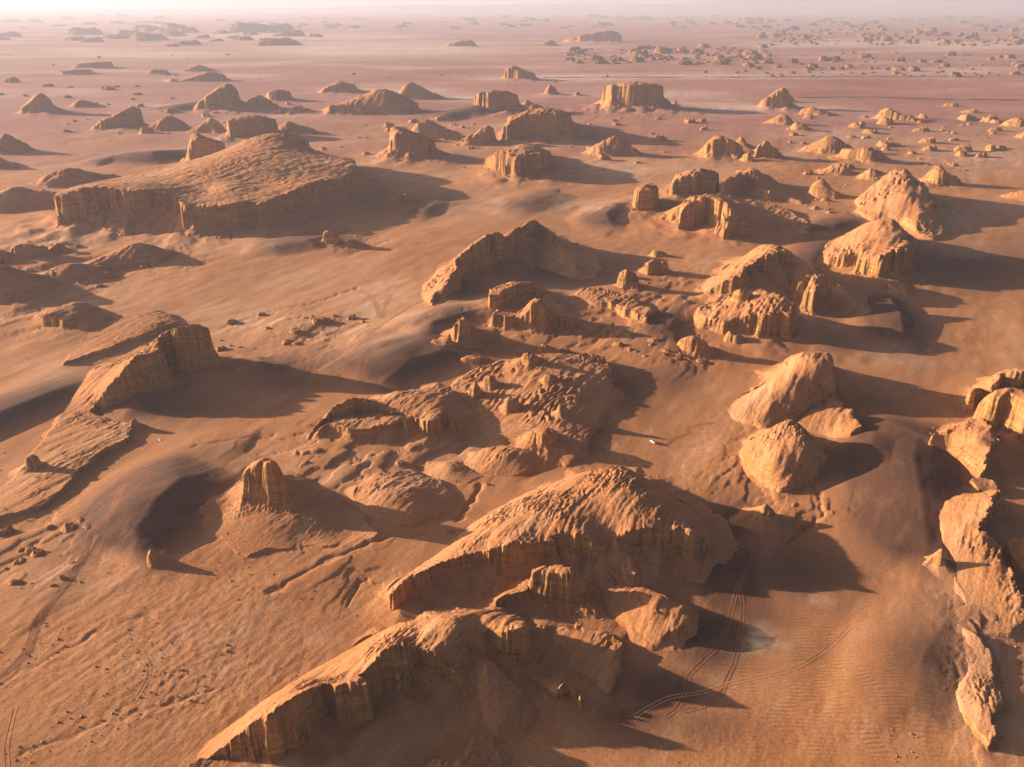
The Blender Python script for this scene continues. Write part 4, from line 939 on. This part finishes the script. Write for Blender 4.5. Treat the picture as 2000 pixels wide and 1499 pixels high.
# ------------------------------------------------------------------ ground sheet
PALE = [(480, 620, 150, 50, .7), (950, 400, 90, 30, .5), (850, 345, 80, 14, .5), (1330, 330, 120, 14, .6), (1480, 560, 60, 40, .4), (1550, 640, 60, 30, .4), (1750, 700, 120, 30, .45), (1850, 430, 80, 30, .4), (250, 640, 120, 50, .4), (80, 720, 100, 30, .4), (100, 470, 90, 20, .5), (430, 480, 120, 16, .5), (620, 930, 120, 40, .4), (150, 1120, 120, 50, .35), (1000, 1230, 80, 30, .35), (1120, 580, 60, 20, .5), (1950, 1300, 40, 120, .3), (450, 1240, 120, 40, .4),   # pale salt or dust patches: picture centre, half sizes, strength
    (735, 590, 90, 55, .9), (700, 640, 110, 50, .6), (590, 555, 120, 40, .55), (1130, 402, 70, 18, .9), (1210, 330, 90, 24, 1.0), (1170, 318, 60, 14, .9), (1640, 272, 60, 22, .6), (1900, 310, 120, 30, .6),
    (720, 320, 40, 8, .6), (900, 192, 60, 8, .8), (1430, 212, 60, 10, .7), (1900, 90, 120, 7, 1.6), (740, 96, 240, 14, 1.5), (1720, 86, 180, 5, 1.8), (1420, 150, 200, 5, 1.1), (600, 72, 200, 6, 1.4), (1100, 150, 160, 5, 1.0), (300, 105, 200, 6, 1.0), (1300, 185, 120, 8, .9), (1880, 140, 100, 5, 1.0), (1490, 1265, 60, 25, .45), (1600, 1170, 60, 18, .3),
    (520, 1190, 60, 20, .5), (620, 1250, 40, 16, .5), (470, 985, 40, 8, .3), (1960, 400, 60, 18, .5), (900, 600, 60, 30, .3), (300, 590, 130, 50, .3), (1180, 870, 30, 6, .4), (350, 760, 60, 20, .2), (1890, 490, 70, 20, .4),
    (400, 1300, 200, 60, .25), (1560, 300, 40, 12, .6), (1450, 1340, 60, 25, .2),
]
ROUGHP = [(330, 1290, 330, 200, 1.0), (1480, 930, 110, 80, 1.0), (600, 640, 130, 40, .8), (1930, 1280, 80, 170, 1.0), (1600, 1420, 300, 80, .35), (80, 1000, 160, 80, .8), (100, 560, 120, 80, .7), (560, 1060, 160, 60, .6), (1000, 1290, 200, 100, .7), (1640, 290, 300, 80, 1.0), (600, 700, 120, 40, .8), (1560, 1010, 90, 40, .7)]

rows = np.concatenate([np.linspace(20, 190, 14)[:-1], [plane_pt(1000, y)[1] for y in np.arange(1560, 330, -2.3)], [plane_pt(1000, y)[1] for y in np.arange(330, 34, -2.0)], np.geomspace(26000, 70000, 24)])
core = np.tan(np.linspace(-math.atan(0.98), math.atan(0.98), 880))
side = np.array([1.1, 1.3, 1.6, 2.2, 3.2, 5.0])
cols = np.concatenate([-side[::-1], core, side])
GX = rows[:, None] * cols[None, :]; GY = np.repeat(rows[:, None], len(cols), 1)
GZ, grey = ground(GX, GY, True)
PX, PY = to_pic(GX, GY, GZ)
# sand banked against the feet of the rocks
skirt = np.zeros_like(GZ)
bn = 0.55 + 0.9 * np.clip(fbm(GX / 38, GY / 38, 3, 260) + 0.45, 0, 1)
for V, Hr in RIMS:
    reach = 3.2 * Hr + 18
    k = (GX > V[:, 0].min() - reach) & (GX < V[:, 0].max() + reach) & (GY > V[:, 1].min() - reach) & (GY < V[:, 1].max() + reach)
    if not k.any(): continue
    x, y = GX[k], GY[k]
    x = x + 4 * fbm(x / 30, y / 30, 2, 270); y = y + 4 * fbm(x / 30, y / 30, 2, 271)
    d, _, _, _, hl = seg_near(x, y, V, True)
    ins = np.zeros(x.shape, bool)
    for i in range(len(V)):
        a = V[i]; b = V[(i + 1) % len(V)]
        if abs(b[1] - a[1]) > 1e-9:
            ins ^= ((a[1] > y) != (b[1] > y)) & (x < a[0] + (y - a[1]) / (b[1] - a[1]) * (b[0] - a[0]))
    d = np.where(ins, 0, d)
    skirt[k] = np.maximum(skirt[k], 0.20 * hl * np.clip(1 - d / (3.0 * hl + 2), 0, 1) ** 2.2)
GZ = GZ + skirt * bn
rough = np.clip(blob(PX, PY, ROUGHP) + 0.25 * np.clip(fbm(GX / 120, GY / 60, 3, 210), 0, 1), 0, 1)
nearm = 1 - sstep(900, 1800, np.hypot(GX, GY))
wx = GX * WC + GY * WS; wy = -GX * WS + GY * WC
GZ = GZ + nearm * rough * 0.30 * fbm(wx / 6.0, wy / 3.6, 3, 220) + (1 - nearm) * 0.8 * fbm(GX / 60, GY / 40, 3, 222)
pale = np.clip(blob(PX, PY, PALE), 0, 1)
plain = sstep(1500, 2600, np.hypot(GX, GY) + 300 * fbm(GX / 900, GY / 500, 3, 230))
def floor_z(X, Y):
    """height of the finished floor sheet"""
    X = np.asarray(X, float); Y = np.asarray(Y, float)
    r = np.interp(Y, rows, np.arange(len(rows))); c = np.interp(X / Y, cols, np.arange(len(cols)))
    i = np.clip(r.astype(int), 0, len(rows) - 2); j = np.clip(c.astype(int), 0, len(cols) - 2); fr = r - i; fc = c - j
    return GZ[i, j] * (1 - fr) * (1 - fc) + GZ[i + 1, j] * fr * (1 - fc) + GZ[i, j + 1] * (1 - fr) * fc + GZ[i + 1, j + 1] * fr * fc
def floor_pt(px, py): return ground_pt(px, py, floor_z)
idx = np.arange(GX.size).reshape(GX.shape)
F = np.stack([idx[:-1, :-1], idx[:-1, 1:], idx[1:, 1:], idx[1:, :-1]], -1).reshape(-1, 4)
floor = new_mesh_ob("desert_floor", np.stack([GX, GY, GZ], -1).reshape(-1, 3), F, M_GROUND)
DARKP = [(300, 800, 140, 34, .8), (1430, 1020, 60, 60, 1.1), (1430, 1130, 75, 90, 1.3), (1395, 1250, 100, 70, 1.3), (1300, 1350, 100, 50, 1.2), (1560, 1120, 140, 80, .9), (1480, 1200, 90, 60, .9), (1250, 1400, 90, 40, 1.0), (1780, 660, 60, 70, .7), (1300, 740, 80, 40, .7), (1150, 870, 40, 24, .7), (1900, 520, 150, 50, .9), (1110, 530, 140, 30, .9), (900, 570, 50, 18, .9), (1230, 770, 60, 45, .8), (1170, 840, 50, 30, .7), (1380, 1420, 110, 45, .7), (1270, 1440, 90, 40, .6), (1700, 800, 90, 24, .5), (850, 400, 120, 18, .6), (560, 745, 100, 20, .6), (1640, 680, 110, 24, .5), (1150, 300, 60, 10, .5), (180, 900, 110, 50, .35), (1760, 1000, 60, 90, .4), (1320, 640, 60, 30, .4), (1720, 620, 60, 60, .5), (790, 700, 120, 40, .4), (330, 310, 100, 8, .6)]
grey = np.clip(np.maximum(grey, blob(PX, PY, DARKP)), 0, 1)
ripple = np.clip(blob(PX, PY, [(1620, 1340, 170, 120, 1.0), (1560, 1290, 80, 50, .8), (1700, 1430, 160, 60, .8), (1480, 1380, 80, 40, .6), (1000, 1300, 1, 1, 0), (820, 460, 120, 30, .3), (240, 950, 80, 60, .35)]), 0, 1)
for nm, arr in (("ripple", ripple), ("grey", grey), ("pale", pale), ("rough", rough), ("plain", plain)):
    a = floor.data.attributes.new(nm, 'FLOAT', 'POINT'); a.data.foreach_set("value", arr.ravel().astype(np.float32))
tag(floor, "orange sand and salt flats of the desert floor", None, None, "structure")

# ------------------------------------------------------------------ haze
def box(name, x0, x1, y0, y1, z0, z1, mat):
    v = np.array([(x, y, z) for z in (z0, z1) for y in (y0, y1) for x in (x0, x1)], float)
    f = np.array([(0, 2, 3, 1), (4, 5, 7, 6), (0, 1, 5, 4), (2, 6, 7, 3), (0, 4, 6, 2), (1, 3, 7, 5)])
    return new_mesh_ob(name, v, f, mat, smooth=False)
hm = bpy.data.materials.new("haze"); hm.use_nodes = True
hm.node_tree.nodes.clear()
ho = hm.node_tree.nodes.new("ShaderNodeOutputMaterial"); hv = hm.node_tree.nodes.new("ShaderNodeVolumePrincipled")
hv.inputs["Color"].default_value = (0.76, 0.76, 0.95, 1)
hv.inputs["Density"].default_value = 0.000058
hv.inputs["Anisotropy"].default_value = 0.2
hm.node_tree.links.new(hv.outputs[0], ho.inputs["Volume"])
hzb = box("haze", -400000, 400000, -80000, 75000, -30, 760, hm)
tag(hzb, "pale dusty air thickening towards the horizon", None, None, "stuff")
print("formation tris", FORM_TRIS, "ground tris", 2 * len(F), "bodies", len(BUILT))
# ------------------------------------------------------------------ tyre tracks
def plain_mat(name, col, rough=0.9, spec=0.15, metal=0.0, noise=0.25, scale=0.6):
    m, N, L, P = nodes_of(name)
    P.inputs["Roughness"].default_value = rough; P.inputs["Specular IOR Level"].default_value = spec; P.inputs["Metallic"].default_value = metal
    t = N.new("ShaderNodeTexNoise"); t.inputs["Scale"].default_value = scale; t.inputs["Detail"].default_value = 4
    g = N.new("ShaderNodeNewGeometry"); L.new(g.outputs["Position"], t.inputs["Vector"])
    r = N.new("ShaderNodeValToRGB")
    r.color_ramp.elements[0].position = 0.3; r.color_ramp.elements[1].position = 0.7
    r.color_ramp.elements[0].color = tuple(c * (1 - noise) for c in col) + (1,); r.color_ramp.elements[1].color = tuple(min(1, c * (1 + noise)) for c in col) + (1,)
    L.new(t.outputs["Fac"], r.inputs[0]); L.new(r.outputs[0], P.inputs["Base Color"])
    return m
M_RUT_D = plain_mat("pressed_sand_dark", (0.29, 0.115, 0.05))
M_RUT_L = plain_mat("churned_sand_pale", (0.46, 0.215, 0.105))

def smooth_path(pts, step):
    P = np.array(pts, float); out = []
    for i in range(len(P) - 1):
        p0 = P[max(i - 1, 0)]; p1 = P[i]; p2 = P[i + 1]; p3 = P[min(i + 2, len(P) - 1)]
        k = max(2, int(np.hypot(*(p2 - p1)) / step))
        for t in np.arange(k) / k:
            out.append(0.5 * ((2 * p1) + (-p0 + p2) * t + (2 * p0 - 5 * p1 + 4 * p2 - p3) * t ** 2 + (-p0 + 3 * p1 - 3 * p2 + p3) * t ** 3))
    out.append(P[-1]); return np.array(out)

def tyre_track(pts, label, mat, offs=(-0.85, 0.85), w=0.55):
    W = np.array([floor_pt(x, y)[:2] for x, y in pts])
    W = smooth_path(W, 1.5)
    d = np.gradient(W, axis=0); d /= np.hypot(d[:, 0], d[:, 1])[:, None]; nrm = np.stack([-d[:, 1], d[:, 0]], 1)
    root = bpy.data.objects.new("tyre_track", None); scene.collection.objects.link(root)
    root.location = (*W[0], 0)
    for o in offs:
        VV = []
        for s_ in (-w / 2, w / 2):
            q = W + nrm * (o + s_)
            z = floor_z(q[:, 0], q[:, 1]) + 0.09
            VV.append(np.stack([q[:, 0] - W[0, 0], q[:, 1] - W[0, 1], z], 1))
        n = len(W); V = np.vstack(VV)
        F = np.array([(i, i + 1, n + i + 1, n + i) for i in range(n - 1)])
        new_mesh_ob("rut", V, F, mat, root)
    tag(root, label, None, None, "structure")

tyre_track([(240, 950), (225, 985), (205, 1020), (164, 1087), (133, 1136), (105, 1171), (77, 1206), (65, 1238), (52, 1273), (28, 1301), (-10, 1328)], "bundle of tyre ruts curving down the left-hand sand", M_RUT_D, (-1.7, -0.4, 0.9, 2.0))
tyre_track([(1447, 1028), (1468, 1063), (1471, 1084), (1457, 1115), (1440, 1150), (1422, 1217), (1405, 1259), (1370, 1294), (1345, 1322), (1338, 1353), (1321, 1385), (1300, 1400)], "tyre ruts winding through the dark sand lane", M_RUT_D)
tyre_track([(1442, 1150), (1450, 1178), (1447, 1227), (1436, 1287), (1419, 1329), (1405, 1360), (1370, 1381), (1328, 1390)], "second pair of tyre ruts crossing the dark sand lane", M_RUT_D)
tyre_track([(1240, 1400), (1300, 1366), (1370, 1353), (1419, 1338), (1475, 1324), (1545, 1308), (1597, 1280), (1625, 1259), (1660, 1224)], "pale tyre ruts running out onto the open sand", M_RUT_L)
tyre_track([(1150, 1310), (1180, 1340), (1215, 1375), (1250, 1410)], "tyre ruts rounding the pointed shelf", M_RUT_D, (-1.5, 0, 1.5))
tyre_track([(740, 622), (735, 600), (722, 580), (700, 566)], "pale fanned tyre marks on the wide flat", M_RUT_L, (-3, -1.5, 0, 1.5), 0.7)
tyre_track([(745, 622), (752, 598), (764, 575)], "pale diverging tyre marks on the wide flat", M_RUT_L, (-2, 0, 2), 0.7)
tyre_track([(620, 725), (680, 690), (720, 655), (760, 625), (800, 600), (828, 585)], "long pale tyre trail up the wide flat", M_RUT_L, (-1.5, 0, 1.5), 0.7)
tyre_track([(700, 762), (706, 740), (704, 715), (712, 700)], "faint tyre ruts over the drift by the stepped ridge", M_RUT_D)
tyre_track([(258, 1255), (275, 1275), (290, 1300), (286, 1330), (262, 1370)], "faint pale tyre arc on the crusted flat", M_RUT_L)
tyre_track([(30, 1380), (20, 1420), (12, 1460), (14, 1499)], "faint pale tyre marks near the bottom left of the crusted flat", M_RUT_L)
tyre_track([(1284, 867), (1300, 871), (1316, 857), (1345, 848), (1342, 838), (1365, 830), (1398, 826)], "fresh tyre ruts behind the white car", M_RUT_D)
tyre_track([(500, 1185), (540, 1195), (580, 1215), (615, 1235)], "pale churned tyre marks leading to the great foreground ridge", M_RUT_L, (-2, -.6, .8), .7)

# ------------------------------------------------------------------ the white car
M_PAINT = plain_mat("white_car_paint", (0.80, 0.79, 0.77), 0.35, 0.5, noise=0.03)
M_GLASS = plain_mat("dark_car_glass", (0.02, 0.022, 0.025), 0.08, 0.6, noise=0.1)
M_TYRE = plain_mat("tyre_rubber", (0.02, 0.02, 0.02), 0.85, noise=0.2)
M_RIM = plain_mat("steel_rim", (0.45, 0.45, 0.46), 0.35, 0.5, 0.9, 0.05)
M_BUMP = plain_mat("grey_bumper_plastic", (0.06, 0.06, 0.06), 0.6, noise=0.1)
M_LAMP = plain_mat("headlight_lens", (0.75, 0.76, 0.78), 0.15, 0.6, noise=0.03)
M_TAIL = plain_mat("red_tail_lens", (0.35, 0.02, 0.02), 0.3, 0.5, noise=0.05)
import bmesh
def bm_ob(name, bm, mat, parent, bevel=0.0):
    if bevel:
        bmesh.ops.bevel(bm, geom=bm.edges[:], offset=bevel, segments=2, affect='EDGES', clamp_overlap=True)
    me = bpy.data.meshes.new(name); bm.to_mesh(me); bm.free(); me.materials.append(mat)
    o = bpy.data.objects.new(name, me); scene.collection.objects.link(o); o.parent = parent
    return o
def loft(sections):
    """closed body through x-sections: each (x, half width bottom, half width top, z0, z1)"""
    bm = bmesh.new(); prev = None
    for x, wb, wt, z0, z1 in sections:
        ring = [bm.verts.new(p) for p in ((x, -wb, z0), (x, wb, z0), (x, wt, z1), (x, -wt, z1))]
        if prev:
            for i in range(4): bm.faces.new((prev[i], prev[(i + 1) % 4], ring[(i + 1) % 4], ring[i]))
        else: bm.faces.new(ring[::-1])
        prev = ring
    bm.faces.new(prev)
    bmesh.ops.recalc_face_normals(bm, faces=bm.faces[:])
    return bm
def quad(pts, th=0.02):
    bm = bmesh.new(); f = bm.faces.new([bm.verts.new(p) for p in pts])
    r = bmesh.ops.extrude_face_region(bm, geom=[f]); f.normal_update()
    nn = f.normal.copy()
    bmesh.ops.translate(bm, verts=[v for v in r["geom"] if isinstance(v, bmesh.types.BMVert)], vec=nn * th)
    bmesh.ops.recalc_face_normals(bm, faces=bm.faces[:]); return bm
def cyl(r, wdt, seg=20):
    bm = bmesh.new(); bmesh.ops.create_cone(bm, cap_ends=True, segments=seg, radius1=r, radius2=r, depth=wdt)
    from mathutils import Matrix
    bmesh.ops.rotate(bm, verts=bm.verts, matrix=Matrix.Rotation(math.pi / 2, 3, 'X')); return bm

cgx, cgy, cgz = floor_pt(1275, 865)
tgx, tgy, _ = floor_pt(1345, 903)
car = bpy.data.objects.new("white_car", None); scene.collection.objects.link(car)
car.location = (cgx, cgy, cgz + 0.12)
car.rotation_euler = (0, 0, math.atan2(cgy - tgy, cgx - tgx))
tag(car, "small white off-road car driving across the brown sand", "car")
body = bm_ob("body", loft([(-2.35, .82, .80, .48, .98), (-2.25, .90, .88, .40, 1.06), (-1.0, .92, .90, .38, 1.08), (0.9, .92, .90, .38, 1.08), (2.0, .91, .86, .40, 1.00), (2.30, .84, .78, .46, .86)]), M_PAINT, car, .05)
cab = bm_ob("cabin", loft([(-2.20, .86, .72, 1.05, 1.06), (-1.95, .86, .74, 1.05, 1.74), (-0.2, .86, .75, 1.05, 1.84), (0.55, .86, .74, 1.05, 1.80), (1.15, .86, .76, 1.05, 1.08)]), M_PAINT, car, .03)
bm_ob("windscreen", quad([(1.10, -.70, 1.14), (1.10, .70, 1.14), (.62, .66, 1.74), (.62, -.66, 1.74)]), M_GLASS, cab)
bm_ob("rear_window", quad([(-2.20, .68, 1.18), (-2.20, -.68, 1.18), (-2.00, -.64, 1.66), (-2.00, .64, 1.66)], .02), M_GLASS, cab)
for sgn in (-1, 1):
    for a, b, c_, d in ((-1.8, -1.0, -1.0, -1.72), (-0.92, -0.05, -0.05, -0.92), (0.03, 0.85, 0.50, 0.03)):
        pts = [(a, sgn * .872, 1.14), (b, sgn * .872, 1.14), (c_, sgn * .785, 1.68), (d, sgn * .785, 1.68)]
        bm_ob("side_window", quad(pts if sgn < 0 else pts[::-1], .012), M_GLASS, cab)
    bm_ob("headlight", loft([(2.20, .14, .12, .70, .86), (2.33, .12, .10, .72, .84)]), M_LAMP, car).location = (0, sgn * .62, 0)
    bm_ob("tail_light", loft([(-2.39, .08, .08, .75, 1.0), (-2.30, .08, .08, .75, 1.0)]), M_TAIL, car).location = (0, sgn * .72, 0)
    bm_ob("wing_mirror", loft([(.72, .06, .06, 1.15, 1.32), (.86, .05, .05, 1.16, 1.30)]), M_PAINT, car, .02).location = (0, sgn * 1.0, 0)
    for wx_ in (-1.45, 1.45):
        wh = bm_ob("wheel", cyl(.40, .27), M_TYRE, car, .03); wh.location = (wx_, sgn * .80, .40)
        bm_ob("rim", cyl(.24, .03, 16), M_RIM, wh).location = (0, sgn * .135, 0)
bm_ob("bumper", loft([(2.22, .88, .86, .36, .60), (2.42, .80, .78, .40, .56)]), M_BUMP, car, .03)
bm_ob("bumper", loft([(-2.45, .82, .80, .42, .58), (-2.25, .90, .88, .38, .62)]), M_BUMP, car, .03)
rk = bm_ob("roof_rack", loft([(-1.6, .62, .62, 1.84, 1.87), (.3, .62, .62, 1.86, 1.89)]), M_BUMP, car)

# ------------------------------------------------------------------ dust thrown up in the air
def dust(name, px, py, L_px, W_px, h, dens, label, az_to=None, seed=0):
    x, y, z = floor_pt(px, py); m = mpp_at(px, py)
    bm = bmesh.new(); bmesh.ops.create_icosphere(bm, subdivisions=3, radius=1.0)
    me = bpy.data.meshes.new(name); bm.to_mesh(me); bm.free()
    o = bpy.data.objects.new(name, me); scene.collection.objects.link(o)
    ang = 0.0
    if az_to:
        qx, qy, _ = floor_pt(*az_to); ang = math.atan2(qy - y, qx - x)
    o.location = (x, y, z + h * 0.45); o.scale = (L_px * m * .5, W_px * m * .5, h); o.rotation_euler = (0, 0, ang)
    mt = bpy.data.materials.new(name); mt.use_nodes = True; N = mt.node_tree.nodes; Lk = mt.node_tree.links; N.clear()
    out = N.new("ShaderNodeOutputMaterial"); pv = N.new("ShaderNodeVolumePrincipled")
    pv.inputs["Color"].default_value = (0.9, 0.74, 0.62, 1)
    tc = N.new("ShaderNodeTexCoord"); nz = N.new("ShaderNodeTexNoise"); nz.noise_dimensions = '3D'
    nz.inputs["Scale"].default_value = 2.2; nz.inputs["Detail"].default_value = 4
    add = N.new("ShaderNodeVectorMath"); add.operation = 'ADD'; add.inputs[1].default_value = (seed * 3.1, 0, 0)
    Lk.new(tc.outputs["Object"], add.inputs[0]); Lk.new(add.outputs[0], nz.inputs["Vector"])
    ln = N.new("ShaderNodeVectorMath"); ln.operation = 'LENGTH'; Lk.new(tc.outputs["Object"], ln.inputs[0])
    mr = N.new("ShaderNodeMapRange"); mr.inputs[1].default_value = 1.0; mr.inputs[2].default_value = 0.1; Lk.new(ln.outputs["Value"], mr.inputs[0])
    nr = N.new("ShaderNodeMapRange"); nr.inputs[1].default_value = 0.42; nr.inputs[2].default_value = 0.75; Lk.new(nz.outputs["Fac"], nr.inputs[0])
    mu = N.new("ShaderNodeMath"); mu.operation = 'MULTIPLY'; Lk.new(mr.outputs[0], mu.inputs[0]); Lk.new(nr.outputs[0], mu.inputs[1])
    mu2 = N.new("ShaderNodeMath"); mu2.operation = 'MULTIPLY'; mu2.inputs[1].default_value = dens; Lk.new(mu.outputs[0], mu2.inputs[0])
    Lk.new(mu2.outputs[0], pv.inputs["Density"]); Lk.new(pv.outputs[0], out.inputs["Volume"])
    me.materials.append(mt)
    tag(o, label, None, None, "stuff")
dust("dust_cloud", 1492, 1258, 120, 110, 6.0, 0.11, "pale dust cloud hanging over the tyre tracks", (1600, 1300), 1)
dust("dust_cloud", 1318, 889, 75, 26, 1.6, 0.22, "thin dust trail blown up behind the white car", (1345, 903), 2)

# ------------------------------------------------------------------ loose stones round the rock feet
def stones(n, seed):
    rs = np.random.RandomState(seed)
    base = np.array([(1, 0, 0), (-1, 0, 0), (0, 1, 0), (0, -1, 0), (0, 0, 1), (0, 0, -1)], float)
    tri = np.array([(0, 2, 4), (2, 1, 4), (1, 3, 4), (3, 0, 4), (2, 0, 5), (1, 2, 5), (3, 1, 5), (0, 3, 5)])
    spots = []
    rims = [b for b in BUILT]
    pxs = rs.uniform(-20, 2020, n * 4); pys = 380 + 1120 * rs.rand(n * 4) ** 0.8
    X = np.zeros(n * 4); Y = np.zeros(n * 4)
    for i in range(n * 4):
        X[i], Y[i] = plane_pt(pxs[i], pys[i])
    keep = (fbm(X / 45, Y / 45, 3, 500) + 0.55 * blob(pxs, pys, ROUGHP) - 1.5 * blob(pxs, pys, DARKP) - 2.0 * ground(X, Y, True)[1]) > 0.42
    X, Y = X[keep][:n], Y[keep][:n]
    # fallen blocks along the cliff feet
    ex, ey = [], []
    for V, Hr in RIMS:
        if Hr < 6 or V[:, 1].min() > 1500: continue
        for i in range(len(V)):
            a, b = V[i], V[(i + 1) % len(V)]
            hl = 0.5 * (a[2] + b[2])
            if hl < 5: continue
            k = int(np.hypot(b[0] - a[0], b[1] - a[1]) / 5.0)
            for _ in range(k):
                t = rs.rand(); d = 1.5 + rs.exponential(5.0); w = rs.rand() * 6.28
                ex.append(a[0] + t * (b[0] - a[0]) + d * math.cos(w)); ey.append(a[1] + t * (b[1] - a[1]) + d * math.sin(w))
    nb = len(X); X = np.concatenate([X, ex]); Y = np.concatenate([Y, ey])
    Zs = np.maximum(surface(X, Y), floor_z(X, Y))
    V = []; F = []
    for i in range(len(X)):
        r = (0.16 + 0.75 * rs.rand() ** 6) if i < nb else (0.35 + 1.5 * rs.rand() ** 4) * min(2.2, max(1.0, Y[i] / 600.0))
        v = base * rs.uniform(.6, 1.25, (6, 3)) * (r, r * rs.uniform(.6, 1), r * rs.uniform(.45, .8))
        a = rs.rand() * 6.28; c, s = math.cos(a), math.sin(a)
        v = np.stack([v[:, 0] * c - v[:, 1] * s + X[i], v[:, 0] * s + v[:, 1] * c + Y[i], v[:, 2] + Zs[i] + r * .15], 1)
        V.append(v); F.append(tri + 6 * i)
    o = new_mesh_ob("loose_stones", np.vstack(V), np.vstack(F), M_ROCK, smooth=False)
    tag(o, "scattered loose stones and clods on the sand", None, None, "stuff")
stones(5200, 77)

x_, y_, z_ = floor_pt(312, 860)
sl = bm_ob("pale_slab", loft([(-2.2, .15, .1, -.1, .12), (-1.0, .7, .55, -.1, .35), (1.2, .6, .45, -.1, .30), (2.2, .2, .12, -.1, .10)]), plain_mat("bleached_rock", (0.62, 0.52, 0.45)), None, .04)
sl.location = (x_, y_, z_); sl.rotation_euler = (0, 0, -0.9)
tag(sl, "tiny bleached sliver of rock lying on smooth sand below the fin ridge", "rock slab")
tri = sum(len(o.data.polygons) * (2 if len(o.data.polygons) and len(o.data.polygons[0].vertices) == 4 else 1) for o in {o.data: o for o in scene.objects if o.type == 'MESH'}.values())
import sys; sys.stderr.write("TRIS %d forms %d\n" % (tri, FORM_TRIS))
